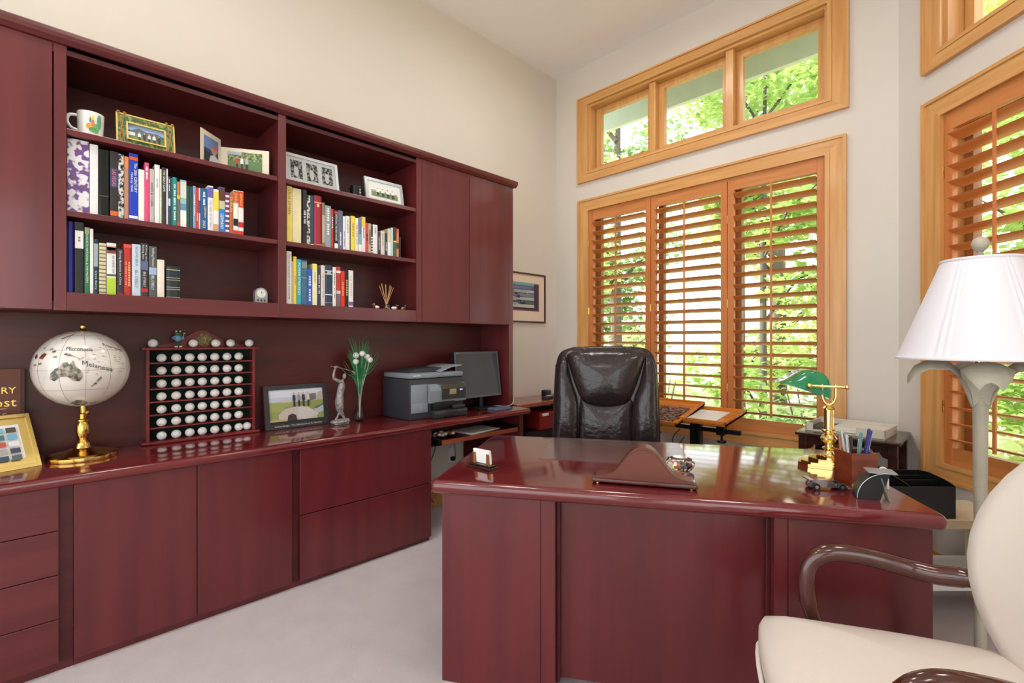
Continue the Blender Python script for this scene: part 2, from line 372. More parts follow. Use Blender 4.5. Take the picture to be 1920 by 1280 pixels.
# kneehole end with keyboard tray
t = thing('kneehole_end_panel', 'cherry end panel holding up the worktop end under the monitor', 'panel', (-2.75, 2.62, 0)); bm = nb()
bx(bm, W + .015, XF - .03, 2.60, 2.64, 0, ZC - .043); build('end_board', bm, CH, t, w=True)
bm = nb(); bx(bm, W + .015, W + .035, 2.44, 2.60, 0, ZC - .043); build('modesty_board', bm, CHD, t, w=True)
bm = nb(); bx(bm, W + .015, W + .035, 1.776, 2.44, .46, ZC - .043); build('back_apron', bm, CHD, t, w=True)
t = thing('keyboard_tray', 'pull out keyboard tray hung under the worktop', 'tray', (-2.65, 2.19, .55)); bm = nb()
bx(bm, -2.80, -2.50, 1.86, 2.53, .597, .61); build('board', bm, CHD, t, w=True)
bm = nb(); bx(bm, -2.50, -2.484, 1.86, 2.545, .585, .613, .003); build('front_edge', bm, wood('tray_edge', (150, 76, 48), (120, 56, 34), .4, 'y'), t, w=True)
for y in (1.835, 2.545):
    bm = nb(); bx(bm, -2.86, -2.485, y - .01, y + .012, .585, .625); bx(bm, -2.7, -2.66, y - .004, y + .004, .62, ZC - .043); build('slide', bm, BLKM, t, w=True)
# return table in the corner
t = thing('corner_table', 'narrow wood table along the cream wall between bookcase and window', 'table', (-2.8, 3.1, 0)); bm = nb()
bx(bm, W + .003, -2.64, 2.70, 3.56, .715, .748, .006, 3); build('table_top', bm, wood('corner_table_top', (150, 84, 62), (122, 62, 44), .2, 'y', .4, .6, 0), t, w=True)
bm = nb(); bx(bm, W + .02, -2.66, 3.50, 3.53, 0, .715); build('leg_panel', bm, CH, t, w=True)
bm = nb(); bx(bm, W + .02, -2.66, 2.72, 2.75, 0, .715); build('leg_panel', bm, CHD, t, w=True)
# ================= BOOKS
GOLD = P((222, 190, 96), .35)
KEEP = {'LAS VEGAS', 'The 20th CENTURY', 'YEAR by YEAR', 'LEWIS & CLARK', 'THE GREAT GAME', 'GERMANY', '2003', 'DUBLIN', 'SPAIN', 'AUGUSTA NATIONAL & THE MASTERS', 'Dave Barry', 'Doing Business in China', 'KILLING JESUS', "BILL O'REILLY", 'Killing the', 'Rising Sun', 'Killing Patton', 'ATLAS OF MAN', 'DEFENDING THE FREE MARKET', 'YOU CAN NEGOTIATE YOUR OWN HOME', 'POWER STRATEGY'}
def row(shelf, lo, books, group, x=XH - .03):
    n = len(books)
    for i, b in enumerate(books):
        x0, x1, yt, col, label = b[:5]; o = b[5] if len(b) > 5 else {}
        y0 = onX(x0, 400, x).y; y1 = onX(x1, 400, x).y; h = onX((x0 + x1) / 2, yt, x).z - shelf; h = min(h, .301); w_ = y1 - y0; d = min(.255, max(.15, h * .72))
        bm = nb(); th = min(.004, w_ * .18)
        cv = o.get('rough', .42)
        y0l, y1l = -w_ / 2 + .0004, w_ / 2 - .0004
        prof = [(-.006 if o.get('round') else -.001, y0l), (0.0, y0l * .5), (0.0, y1l * .5), (-.006 if o.get('round') else -.001, y1l)]
        bx(bm, -d, -.004, y0l, y0l + th, 0, h, .0006, 1); bx(bm, -d, -.004, y1l - th, y1l, 0, h, .0006, 1)
        prism(bm, [(a, q, 0) for a, q in prof] + [(-.010, y1l, 0), (-.010, y0l, 0)], (0, 0, h))
        m = o.get('mat') or mt('cover_%s_%d' % (group[13:].replace(' ', '_'), i), col, cv, 0, .12, (30, 30, 14))
        bk = single('book', bm, m, label, 'book', (x, (y0 + y1) / 2, shelf + .0005), 0, group)
        bm = nb(); bx(bm, -d + .006, -.0102, y0l + th, y1l - th, .004, h - (.004 if not o.get('soft') else .001)); build('page_block', bm, PAPER, bk)
        for z0, z1, c in o.get('bands', ()):
            bm = nb(); bx(bm, -.002, .0009, y0l * .96, y1l * .96, h * z0, h * z1); build('spine_band', bm, P(c, .5), bk)
        for s, z0, z1, c, frac, *rest in o.get('text', ()):
            off = rest[0] if rest else 0
            (text if s in KEEP else strokes)('spine_title', s, P(c, .45), bk, lambda a, b_: Vector((.0014, off * w_ + b_, h * (z0 + z1) / 2 - a)) , h * (z1 - z0), w_ * frac)
wh = (238, 238, 236); dk = (30, 28, 34)
FLORAL = mt('purple_floral_print', (232, 228, 236), .5, 0, 0, (34, 34, 34), (116, 82, 146), contrast=(.47, .53), detail=1)
MARB = mt('black_white_collage', (210, 206, 204), .45, 0, 0, (70, 70, 60), (40, 38, 42), contrast=(.44, .56), detail=2)
row(SH[1], 0, [
 (126, 167, 252.6, (232, 228, 236), 'purple and white floral print photo album', dict(mat=FLORAL)),
 (168, 184, 271, (236, 236, 240), 'plain white binder beside the floral album', dict(soft=1)),
 (185, 204, 281, (22, 26, 24), 'glossy black thick book next to the white binder', dict(rough=.15, bands=[(.3, .31, (70, 90, 74))])),
 (206, 221.5, 284, (44, 40, 44), 'dark guidebook with LAS VEGAS on its spine', dict(text=[('LAS VEGAS', .48, .72, (236, 120, 90), .5)], bands=[(.46, .74, (52, 70, 128)), (.03, .1, (214, 104, 44))])),
 (221.8, 232.5, 289, (150, 148, 150), 'black and white collage spine book', dict(mat=MARB)),
 (233, 241.3, 293.5, (188, 134, 104), 'tan and orange book beside the blue century book', dict(bands=[(.82, .99, (222, 132, 70))])),
 (241.7, 259, 288, (28, 58, 190), 'large blue book titled 20th Century Year by Year', dict(text=[('The 20th CENTURY', .42, .86, wh, .34, .22), ('YEAR by YEAR', .42, .72, wh, .3, -.22)], bands=[(.03, .07, wh), (.9, .95, (226, 96, 40))])),
 (259.4, 270.8, 318, (240, 238, 234), 'white book between the blue and pink spines', dict(soft=1)),
 (271, 279.6, 305, (230, 76, 132), 'bright pink book with white title', dict(text=[('Life Lessons', .72, .93, wh, .5)])),
 (280.3, 289.4, 317, (190, 184, 178), 'grey book with dark capitals beside the pink one', dict(text=[('LEWIS & CLARK', .3, .74, (90, 84, 80), .5)])),
 (289.7, 299.7, 309, (240, 240, 240), 'tall white book between the grey and pale green ones', dict(text=[('history', .6, .76, (170, 166, 172), .3)])),
 (300, 303.5, 317, (214, 222, 196), 'very thin pale green booklet on edge', dict(soft=1)),
 (303.7, 311.7, 314.5, (56, 52, 58), 'charcoal book titled THE GREAT GAME', dict(text=[('THE GREAT GAME', .58, .95, (226, 222, 222), .5)])),
 (312, 315, 316.6, (242, 242, 242), 'very thin white booklet beside the charcoal book', dict(soft=1)),
 (315.3, 319.7, 331, (54, 74, 108), 'slim navy book with pale title', dict(text=[('OUR WORLD', .7, .95, wh, .4)], bands=[(.4, .55, (190, 206, 226))])),
 (320, 323, 334, (70, 84, 70), 'slim olive book with a ribbon', {}),
 (323.3, 331.7, 332.5, (22, 146, 150), 'teal book with white script title', dict(text=[("The Best Guide to Europe", .12, .86, wh, .45)])),
 (332, 337.7, 340.6, (226, 110, 60), 'orange topped book with a photo spine', dict(bands=[(.0, .1, (224, 70, 64)), (.1, .6, (120, 96, 90)), (.62, .7, (238, 190, 70))])),
 (338, 349.7, 337.8, (150, 190, 192), 'pale aqua travel book with white lower spine', dict(bands=[(.01, .36, (236, 236, 234)), (.36, .5, (96, 140, 178)), (.62, .96, (206, 214, 208))])),
 (350, 355.5, 348.8, (40, 78, 66), 'plain dark green book beside the aqua travel book', {}),
 (355.8, 361.8, 350, (30, 74, 76), 'plain green blue book beside the pale blue one', {}),
 (362, 367.3, 348.8, (140, 166, 214), 'pale blue slim travel book', dict(text=[('travel notes', .3, .8, wh, .4)])),
 (367.6, 372.3, 352, (216, 50, 60), 'slim bright red book on the travel shelf', dict(text=[('MAPS', .2, .4, wh, .4)])),
 (372.6, 375.8, 352.5, (222, 200, 190), 'slim white and red booklet', dict(bands=[(.4, .7, (54, 92, 130))])),
 (376, 389.2, 353.5, (24, 92, 156), 'blue travel guide with GERMANY in yellow and 2003', dict(text=[('GERMANY', .3, .58, (240, 216, 90), .34, .15), ('2003', .06, .24, (230, 230, 220), .36), ('Road Atlas', .6, .92, wh, .36)])),
 (389.5, 399.8, 348.5, (238, 236, 238), 'white guide with a purple top', dict(bands=[(.74, .97, (104, 96, 168))], text=[('city guide to the north', .08, .68, (196, 180, 196), .4)])),
 (400, 410.2, 355, (240, 236, 230), 'white guide with a yellow upper half', dict(bands=[(.5, .94, (240, 212, 84)), (.03, .18, (206, 160, 130))])),
 (410.5, 422, 351, (52, 132, 208), 'travel guide with blue lower spine reading GERMANY', dict(text=[('GERMANY', .08, .42, wh, .5)], bands=[(.52, .7, (196, 190, 150)), (.7, .99, (96, 50, 46))])),
 (422.4, 430.2, 360.6, (112, 58, 110), 'purple and white striped guide', dict(bands=[(.04 + .12 * k, .09 + .12 * k, (224, 218, 232)) for k in range(8)])),
 (430.5, 437.2, 362.5, (176, 104, 60), 'copper coloured guide titled DUBLIN', dict(text=[('DUBLIN', .55, .9, (240, 214, 120), .6)])),
 (437.6, 446.8, 357, (238, 234, 230), 'red and white guide with a dark figure titled SPAIN', dict(text=[('SPAIN', .74, .95, (248, 196, 70), .55)], bands=[(.01, .1, (214, 50, 44)), (.72, .985, (206, 70, 44)), (.2, .36, dk)])),
 (447.2, 456.8, 358.5, (240, 234, 230), 'red and white guide with a red figure at the row end', dict(text=[('GERMANY', .66, .95, (248, 196, 70), .5)], bands=[(.01, .1, (214, 50, 44)), (.63, .985, (214, 60, 44)), (.18, .3, (190, 40, 44))])),
], 'books on the middle shelf left')
row(SH[0], 0, [
 (125.8, 138, 415, (36, 40, 140), 'dark blue glossy binder against the stile', dict(round=1, rough=.2)),
 (140, 157, 416.7, (40, 40, 42), 'black binder with a white label panel', dict(bands=[(.63, .88, (236, 234, 236))], text=[('MY', .72, .8, (150, 120, 110), .3)])),
 (158.5, 168.3, 426, (44, 116, 78), 'green book with one long line of white capitals', dict(text=[('AUGUSTA NATIONAL & THE MASTERS', .16, .9, (232, 236, 224), .4)], bands=[(.9, .99, (150, 160, 120))])),
 (168.6, 175.2, 429, (238, 236, 230), 'white book between the green and navy ones', dict(soft=1)),
 (175.5, 184, 448.5, (28, 54, 76), 'navy book with a pale grey upper panel', dict(text=[('Dave Barry', .08, .42, (220, 224, 226), .5)], bands=[(.5, .92, (150, 168, 172))])),
 (185.4, 199.2, 456, (214, 204, 164), 'cream and brown striped spiral notebook', dict(bands=[(.03 + .075 * k, .055 + .075 * k, (128, 116, 96)) for k in range(13)])),
 (200, 217.8, 455.8, (226, 228, 230), 'white and lime green golf book with a portrait', dict(bands=[(.0, .33, (176, 206, 50)), (.36, .4, (90, 86, 84)), (.8, .92, (122, 60, 50)), (.86, .95, (206, 160, 140))], text=[('THE BIGGEST GAME', .42, .76, (150, 150, 156), .26, .2)])),
 (219, 231.3, 467, (58, 48, 52), 'dark book titled Doing Business in China', dict(text=[('Doing Business in China', .22, .96, (226, 220, 220), .4)], bands=[(.0, .04, (150, 40, 44))])),
 (231.8, 247, 458, (186, 52, 46), 'red book with gold lettering beside the China book', dict(text=[('LEADERSHIP', .18, .66, (226, 160, 110), .3, .18), ('the lessons of a life', .2, .66, (222, 150, 110), .2, -.2)], bands=[(.93, 1.0, (220, 74, 60))], round=1)),
 (247.4, 263.8, 458, (196, 212, 228), 'pale blue book with grey capitals beside the red one', dict(text=[('KILLING JESUS', .58, .95, (90, 90, 100), .34), ("BILL O'REILLY", .16, .5, (90, 90, 100), .34)])),
 (264.2, 278, 456, (56, 54, 58), 'black book titled Killing the Rising Sun', dict(text=[('Killing the', .66, .96, (220, 214, 214), .28, .2), ('Rising Sun', .7, .96, (220, 214, 214), .28, -.2), ("BILL O'REILLY", .18, .46, (226, 220, 220), .34)], bands=[(.5, .66, (96, 100, 140)), (.08, .15, (170, 50, 44))])),
 (279, 294, 462, (82, 90, 92), 'grey green book with a light blue square on its spine', dict(text=[('Killing Patton', .6, .96, (232, 228, 220), .36), ("BILL O'REILLY", .14, .42, (232, 228, 220), .36)], bands=[(.44, .58, (156, 178, 208))])),
 (294.6, 308.3, 487, (236, 222, 208), 'plain cream book shorter than the grey one', dict(soft=1)),
 (311.4, 338.4, 499.6, (34, 48, 56), 'thick dark leather book with gold bands', dict(round=1, bands=[(.02, .035, (190, 180, 130)), (.26, .28, (190, 180, 130)), (.33, .345, (190, 180, 130)), (.56, .575, (190, 180, 130)), (.63, .645, (190, 180, 130)), (.88, .9, (190, 180, 130))])),
], 'books on the lower shelf left')
row(SH[1], 0, [
 (537.6, 547.8, 345, (238, 216, 110), 'tall yellow book titled ATLAS OF MAN', dict(text=[('ATLAS OF MAN', .5, .95, (120, 100, 60), .5)])),
 (548.2, 565, 353.5, (232, 220, 180), 'wide cream slipcase beside the yellow atlas', {}),
 (567.5, 575.2, 356, (46, 48, 52), 'black glossy book by the cream slipcase', dict(rough=.2, text=[('story of flags', .38, .62, (214, 214, 214), .5)])),
 (575.6, 581.8, 365.8, (120, 116, 112), 'grey patterned slim book by the black one', dict(mat=MARB)),
 (582.2, 588.4, 366.6, (40, 74, 92), 'dark teal slim book beside the maroon one', dict(bands=[(.0, .03, wh)])),
 (589, 603.6, 367, (160, 44, 62), 'maroon book with a gold emblem', dict(bands=[(.855, .87, (230, 200, 130)), (.03, .04, (230, 200, 130))], text=[('&', .76, .85, (236, 214, 150), .4)], round=1)),
 (604, 609.2, 380, (140, 124, 100), 'tan and brown slim book', dict(bands=[(.1, .72, (186, 172, 140))])),
 (609.6, 620.8, 385.7, (150, 158, 168), 'silver grey book with white capitals', dict(text=[('UNTOLD STORY', .3, .95, wh, .4)])),
 (621.2, 625.5, 391.5, (204, 54, 46), 'slim red book with white title', dict(text=[('MONEY', .5, .8, wh, .4)])),
 (627, 633.8, 394.5, (52, 44, 44), 'black book DEFENDING THE FREE MARKET', dict(text=[('DEFENDING THE FREE MARKET', .2, .9, wh, .5)], bands=[(.0, .14, wh), (.92, .97, (206, 80, 60))])),
 (634.2, 642.8, 395, (98, 108, 138), 'slate blue book beside the black one', dict(text=[('economics', .1, .45, wh, .3)])),
 (643.2, 648, 405.6, (232, 234, 238), 'slim white book beside the slate blue one', dict(text=[('Good Coffee', .1, .55, (120, 130, 160), .4)])),
 (648.4, 655.8, 405, (238, 236, 234), 'white paperback next to the dark thin one', dict(text=[('on writing', .5, .9, (150, 150, 150), .3)])),
 (656, 657.6, 423, (50, 50, 70), 'thin dark booklet before the yellow paperback', {}),
 (657.8, 666, 405, (240, 216, 90), 'yellow paperback in the middle of the row', dict(text=[('ideas', .4, .8, (200, 160, 70), .4)])),
 (666.3, 672, 408.8, (236, 232, 228), 'white paperback with grey lettering after the yellow one', dict(text=[('THE LONG ROAD', .2, .8, (140, 140, 140), .4)])),
 (672.3, 678, 408, (112, 128, 156), 'blue grey book with white foot', dict(bands=[(.0, .22, wh), (.22, .52, (130, 172, 196))])),
 (678.3, 685.2, 406.8, (236, 232, 232), 'white book with a yellow top', dict(bands=[(.72, .99, (236, 196, 80))], text=[('MARKETS', .4, .7, (150, 150, 160), .4)])),
 (685.5, 690.5, 417.8, (222, 72, 90), 'pink red slim book with dark title', dict(text=[('SALES', .4, .65, dk, .5)])),
 (690.8, 696, 419, (196, 176, 150), 'tan slim book with dark title', dict(text=[('Negotiation', .3, .8, dk, .5)])),
 (696.3, 699, 423, (40, 38, 40), 'thin black and white checked book', dict(bands=[(.05 + .1 * k, .1 + .1 * k, wh) for k in range(6)])),
 (699.4, 708, 421.4, (236, 234, 236), 'thick white paperback on the right shelf', dict(text=[('essays', .7, .9, (150, 150, 150), .3)])),
 (708.3, 713.6, 435, (58, 58, 72), 'short dark book after the thick white paperback', dict(text=[('PARTNERSHIP', .2, .8, (200, 200, 206), .4)])),
 (714, 721.3, 433.3, (230, 214, 202), 'short beige book with faint lettering', dict(text=[('selling today', .4, .9, (170, 150, 140), .4)])),
 (721.6, 726.5, 437, (36, 74, 104), 'short deep blue book near the row end', dict(text=[('FINANCE', .2, .6, (200, 214, 220), .4)])),
 (726.8, 732.9, 429, (226, 206, 170), 'sand coloured paperback with white foot', dict(bands=[(.0, .5, (236, 236, 230))])),
 (733.2, 737.2, 427, (190, 222, 226), 'slim aqua paperback beside the sage book', {}),
 (737.5, 743.2, 426.4, (78, 104, 96), 'sage green book with dark head', dict(bands=[(.55, .98, (66, 52, 54)), (.5, .55, (226, 200, 90))])),
 (743.5, 748, 429, (214, 140, 90), 'orange and tan slim book', dict(bands=[(.3, .5, (70, 80, 60)), (.86, .99, (214, 84, 60))])),
 (748.3, 752, 444, (70, 28, 34), 'small dark maroon book at the row end', {}),
], 'books on the middle shelf right')
row(SH[0], 0, [
 (537.2, 546.8, 471, (240, 238, 232), 'tall white book YOU CAN NEGOTIATE YOUR OWN HOME', dict(text=[('YOU CAN NEGOTIATE YOUR OWN HOME', .1, .95, (60, 56, 56), .34)])),
 (547, 550, 490, (206, 180, 164), 'thin tan booklet beside the tall white book', {}),
 (550.2, 556.3, 481, (240, 216, 70), 'yellow slim book on the lower right shelf', dict(text=[('growth', .4, .6, (190, 150, 50), .4)])),
 (557, 564.8, 486, (40, 178, 206), 'cyan book titled POWER STRATEGY', dict(text=[('POWER STRATEGY', .2, .92, wh, .55)])),
 (565.2, 575.8, 488, (70, 110, 140), 'slate blue cloth book with plain spine', dict(bands=[(.6, .61, (190, 190, 170)), (.82, .96, (120, 140, 140))])),
 (576.2, 585.4, 504.5, (44, 92, 190), 'royal blue book with pale title', dict(text=[('BLUE OCEAN', .1, .82, (200, 214, 240), .5)])),
 (585.8, 594.8, 494.7, (238, 230, 190), 'pale yellow book with a twig drawing', dict(bands=[(.86, .97, (240, 220, 90))], text=[('SILENT', .55, .8, (170, 170, 120), .3)])),
 (595.2, 601.4, 500.8, (52, 62, 92), 'navy book with white emblem', dict(text=[('CROSSING THE LINE', .3, .8, (206, 206, 214), .45)])),
 (601.8, 609.4, 497.5, (226, 214, 204), 'off white book beside the thick navy one', dict(text=[('the modern firm', .2, .8, (170, 160, 160), .3)])),
 (609.8, 623.6, 497, (44, 60, 88), 'thick navy book with white bands', dict(round=1, bands=[(.85, .87, wh), (.77, .785, wh), (.27, .29, wh), (.08, .085, wh)], text=[('THE GOAL', .79, .84, wh, .6)])),
 (624, 630.1, 500.8, (236, 234, 228), 'white slim book with grey title', dict(text=[('getting to yes', .2, .85, (140, 140, 140), .35)])),
 (630.8, 638.6, 500, (190, 60, 56), 'red and grey book with photo spine', dict(bands=[(.0, .32, (110, 104, 104)), (.32, .4, (206, 200, 200)), (.84, .9, wh)])),
 (639, 646.6, 508, (224, 50, 40), 'plain bright red book by the black one', dict(text=[('attitude', .3, .7, (250, 170, 150), .35)])),
 (647, 653.4, 507, (36, 36, 30), 'black book with olive lettering', dict(text=[('WARRIOR', .3, .75, (180, 184, 110), .5)])),
 (653.8, 662.4, 507, (236, 232, 230), 'white book with a purple mark at its foot', dict(bands=[(.05, .15, (134, 84, 170))], text=[('THE SERVICE', .3, .86, (206, 190, 186), .35)])),
], 'books on the lower shelf right')
# ================= THINGS ON THE SHELVES
def face(y0, y1, z0, z1, x, lean=0.0, out=.0006):
    """maps 0..1 picture coordinates onto an upright plate facing +x; lean = how far the top sits back"""
    return lambda a, b, k=0: Vector((x - lean * b + .0004 * k + out, y0 + (y1 - y0) * a, z0 + (z1 - z0) * b))
def plate(bm, y0, y1, z0, z1, x, th, lean=0.0):
    prism(bm, [(x, y0, z0), (x, y1, z0), (x - lean, y1, z1), (x - lean, y0, z1)], (-th, 0, 0)); return bm
def frame(bm, y0, y1, z0, z1, x, th, b, lean=0.0):
    """four bars round an opening, b wide"""
    def q(y, z): f = (z - z0) / (z1 - z0); return (x - lean * f, y, z)
    for p in ([(y0, z0), (y1, z0), (y1 - b, z0 + b), (y0 + b, z0 + b)], [(y1, z0), (y1, z1), (y1 - b, z1 - b), (y1 - b, z0 + b)], [(y1, z1), (y0, z1), (y0 + b, z1 - b), (y1 - b, z1 - b)], [(y0, z1), (y0, z0), (y0 + b, z0 + b), (y0 + b, z1 - b)]):
        prism(bm, [q(*v) for v in p], (-th, 0, 0))
    return bm
def people(n, a0, a1, b0, b1, cols):
    """flat printed figures side by side"""
    o = []; w = (a1 - a0) / n
    for i in range(n):
        a = a0 + (i + .5) * w; h = b1 - b0; c = cols[i % len(cols)]
        o += [((60, 56, 66), rect(a - w * .22, a + w * .22, b0, b0 + h * .45)), (c, [(a - w * .34, b0 + h * .42), (a + w * .34, b0 + h * .42), (a + w * .28, b0 + h * .8), (a - w * .28, b0 + h * .8)]), ((206, 160, 136), oval(a, b0 + h * .88, w * .16, h * .1, 8))]
    return o
PHG = mt('photo_foliage', (60, 84, 50), .5, 0, 0, (90, 90, 90), (150, 170, 120), contrast=(.42, .6))
PHB = mt('photo_black_white', (40, 40, 42), .5, 0, 0, (80, 80, 80), (196, 196, 196), contrast=(.45, .6))
XM = XH - .045; Z2 = SH[2]
# mug, printed with a plain colourful pattern
p = onX(163, 250, -2.70); t = thing('mug', 'white mug printed with yellow, orange and green shapes', 'mug', (-2.705, p.y + .012, Z2 + .002))
bm = nb(); lathe(bm, [(.037, 0), (.041, .004), (.043, .05), (.045, .098), (.042, .098), (.039, .012), (.001, .01)], 28); build('cup', bm, mt('glazed_white', (238, 238, 236), .2), t, 40)
bm = nb(); tube(bm, curve([(.0, -.04, .082), (.004, -.066, .076), (.004, -.074, .05), (.002, -.062, .026), (0, -.041, .02)]), .0065, 8); build('handle', bm, mt('glazed_white', (238, 238, 236), .2), t, 60)
def cyl(r): return lambda a, b, k=0: Vector(((r + .0006 + .0003 * k) * math.cos(a), (r + .0006 + .0003 * k) * math.sin(a), b))
it = []
for a, b, ra, rb, c in ((.05, .07, .16, .018, (240, 206, 70)), (.1, .05, .12, .014, (226, 120, 60)), (-.2, .035, .2, .012, (236, 150, 50)), (.35, .03, .25, .02, (110, 176, 120)), (.6, .06, .2, .03, (96, 168, 130)), (.1, .022, .3, .01, (90, 150, 80)), (-.1, .06, .06, .012, (70, 120, 170))): it.append((c, oval(a, b, ra, rb, 12)))
prints('printed_pattern', t, cyl(.0435), it)
# green golf photo frame
a = onX(219, 240, -2.72); b = onX(326, 240, -2.72); t = thing('framed_photo', 'green checked golf photo frame with corner clubs', 'picture frame', (-2.72, (a.y + b.y) / 2, Z2))
y0, y1, z0, z1, x, le = a.y, b.y, Z2 + .001, Z2 + .148, -2.70, .03
bm = nb(); frame(bm, y0, y1, z0, z1, x, .014, .036, le); build('frame_border', bm, mt('green_checks', (60, 104, 62), .5, 0, 0, (60, 60, 60), (140, 150, 84), contrast=(.48, .52)), t, w=True)
bm = nb(); frame(bm, y0 - .003, y1 + .003, z0, z1 + .003, x + .002, .012, .006, le); frame(bm, y0 + .032, y1 - .032, z0 + .032, z1 - .032, x + .002, .01, .006, le * .6); build('gold_edge', bm, GOLD, t, w=True)
r_ = t.location
def rel(f): return lambda a, b, k=0: f(a, b, k) - r_
prints('photo_print', t, rel(face(y0 + .036, y1 - .036, z0 + .034, z1 - .034, x - .012, le * .6)), [((150, 176, 214), rect(0, 1, .6, 1)), ((88, 100, 116), [(0, .5), (.3, .8), (.5, .66), (.8, .72), (1, .55), (1, .3), (0, .3)]), ((110, 128, 90), rect(0, 1, 0, .45)), ((226, 226, 230), rect(.02, .2, .3, .5))] + people(5, .25, .9, .05, .6, [(232, 232, 232), (60, 60, 70), (210, 206, 200)]))
for s_ in (y0 + .016, y1 - .016):
    bm = nb()
    for d in (-.011, .011): tube(bm, [(x + .004, s_ - d, z0 + .006), (x - le + .004, s_ + d, z1 + .004)], .0022, 6); ball(bm, (x - le + .005, s_ + d, z1 + .006), .005, (1, 1.4, .8), 8, 6)
    build('crossed_clubs', bm, mt('club_gold', (176, 130, 64), .4, .3), t, w=True)
strokes('caption', 'xxxxxxxx', P((110, 90, 40), .5), t, lambda a, b: Vector((x - le * .9 + .004, (y0 + y1) / 2 + a, z1 - .017 + b)) - r_, .1, .009)
# folded card with two photos
a = onX(372, 260, -2.75); m_ = onX(414, 260, -2.80); b = onX(503, 280, -2.70)
t = thing('photo_folder', 'open cream card folder holding two golf photos', 'photo folder', (-2.75, m_.y, Z2)); r_ = t.location.copy()
def wing(p0, p1, h, items, off):
    p0 = Vector(p0); p1 = Vector(p1); d = p1 - p0; n = Vector((d.y, -d.x, 0)).normalized()
    bm = nb(); prism(bm, [p0, p1, p1 + Vector((0, 0, h)), p0 + Vector((0, 0, h))], n * -.003); o = build('card_wing', bm, mt('cream_card', (232, 220, 200), .7), t, w=True)
    def fn(a, b, k=0): return p0 + d * (.14 + .72 * a) + Vector((0, 0, h * (off + (.86 - off) * b))) + n * (.0006 + .0003 * k) - r_
    prints('photo_print', o, fn, items)
wing((-2.70, a.y, Z2 + .001), (-2.80, m_.y, Z2 + .001), .17, [((50, 74, 120), rect(0, 1, 0, 1)), ((110, 140, 190), rect(0, 1, .55, 1)), ((44, 50, 60), [(0, 0), (.7, 0), (.45, .4), (0, .5)]), ((190, 140, 120), oval(.68, .55, .2, .14)), ((210, 90, 70), oval(.7, .68, .2, .06)), ((200, 206, 220), [(.3, 0), (1, 0), (1, .3), (.7, .42), (.4, .3)])], .1)
wing((-2.80, m_.y, Z2 + .001), (-2.69, b.y, Z2 + .001), .135, [((96, 130, 84), rect(0, 1, 0, 1)), (PHG, rect(0, 1, .55, 1)), ((170, 186, 196), rect(0, .4, .85, 1))] + people(3, .2, .62, .1, .8, [(206, 70, 50), (232, 232, 232), (180, 186, 200)]), .12)
# white triple frame, black cup, small silver frame
a = onX(537, 300, -2.66); b = onX(640, 320, -2.70)
t = thing('framed_photo', 'wide white frame with three black and white photos', 'picture frame', (-2.70, (a.y + b.y) / 2, Z2)); r_ = t.location.copy()
y0, y1, z0, z1, x, le = a.y + .012, b.y - .012, Z2 + .001, Z2 + .175, -2.70, .035
FR = mt('white_frame', (206, 212, 218), .3)
bm = nb(); plate(bm, y0 + .01, y1 - .01, z0 + .01, z1 - .01, x - .004, .008, le * .9); build('mat_board', bm, mt('mat_white', (226, 230, 228), .6), t, w=True)
bm = nb(); frame(bm, y0, y1, z0, z1, x + .004, .016, .016, le); build('frame_border', bm, FR, t, w=True)
for k in range(3):
    w_ = (y1 - y0 - .04) / 3; q = y0 + .02 + k * w_
    prints('photo_print', t, (lambda f: lambda a, b, k=0: f(a, b, k) - r_)(face(q + .012, q + w_ - .012, z0 + .035, z1 - .035, x - .009, le * .62)), [(PHB, rect(0, 1, 0, 1)), ((224, 224, 224), oval(.45, .4, .2, .32)), ((60, 60, 60), oval(.48, .72, .1, .09))])
bm = nb(); plate(bm, y0 + .016, y1 - .016, z0 + .016, z1 - .016, x + .001, .002, le * .85); build('glass', bm, mt('frame_glass', (255, 255, 255), .02, trans=1, ior=1.2), t, w=True)
p = onX(671, 355, -2.74); t = thing('cup', 'small black cup with a silver emblem between the frames', 'cup', (-2.74, p.y - .01, Z2 + .001))
bm = nb(); lathe(bm, [(.03, 0), (.036, .004), (.039, .075), (.036, .075), (.033, .008), (.001, .006)], 24); build('body', bm, mt('gloss_black', (20, 20, 22), .2), t, 40)
bm = nb(); tube(bm, curve([(.0, -.036, .06), (.0, -.06, .055), (0, -.06, .03), (0, -.036, .018)]), .005, 8); build('handle', bm, mt('gloss_black', (20, 20, 22), .2), t, 60)
prints('emblem', t, cyl(.0385), [((210, 210, 214), oval(.1, .052, .1, .005, 8)), ((210, 210, 214), rect(.07, .13, .02, .045)), ((210, 210, 214), rect(-.06, .26, .034, .038))])
a = onX(686, 360, -2.69); b = onX(753, 370, -2.72); t = thing('framed_photo', 'small silver frame with a group photo', 'picture frame', (-2.71, (a.y + b.y) / 2, Z2)); r_ = t.location.copy()
y0, y1, z0, z1, x, le = a.y + .004, b.y, Z2 + .001, Z2 + .15, -2.69, .03
bm = nb(); plate(bm, y0 + .01, y1 - .01, z0 + .01, z1 - .01, x - .004, .006, le * .9); build('mat_board', bm, mt('mat_white', (226, 230, 228), .6), t, w=True)
bm = nb(); frame(bm, y0, y1, z0, z1, x + .003, .014, .018, le); build('frame_border', bm, mt('silver_frame', (186, 190, 196), .3, .5), t, w=True)
prints('photo_print', t, (lambda f: lambda a, b, k=0: f(a, b, k) - r_)(face(y0 + .04, y1 - .04, z0 + .035, z1 - .035, x - .008, le * .7)), [((120, 140, 96), rect(0, 1, 0, 1)), ((74, 92, 62), rect(0, 1, .45, 1)), ((140, 158, 110), rect(.1, .5, .8, .95))] + people(4, .15, .9, .1, .75, [(236, 236, 236)]))
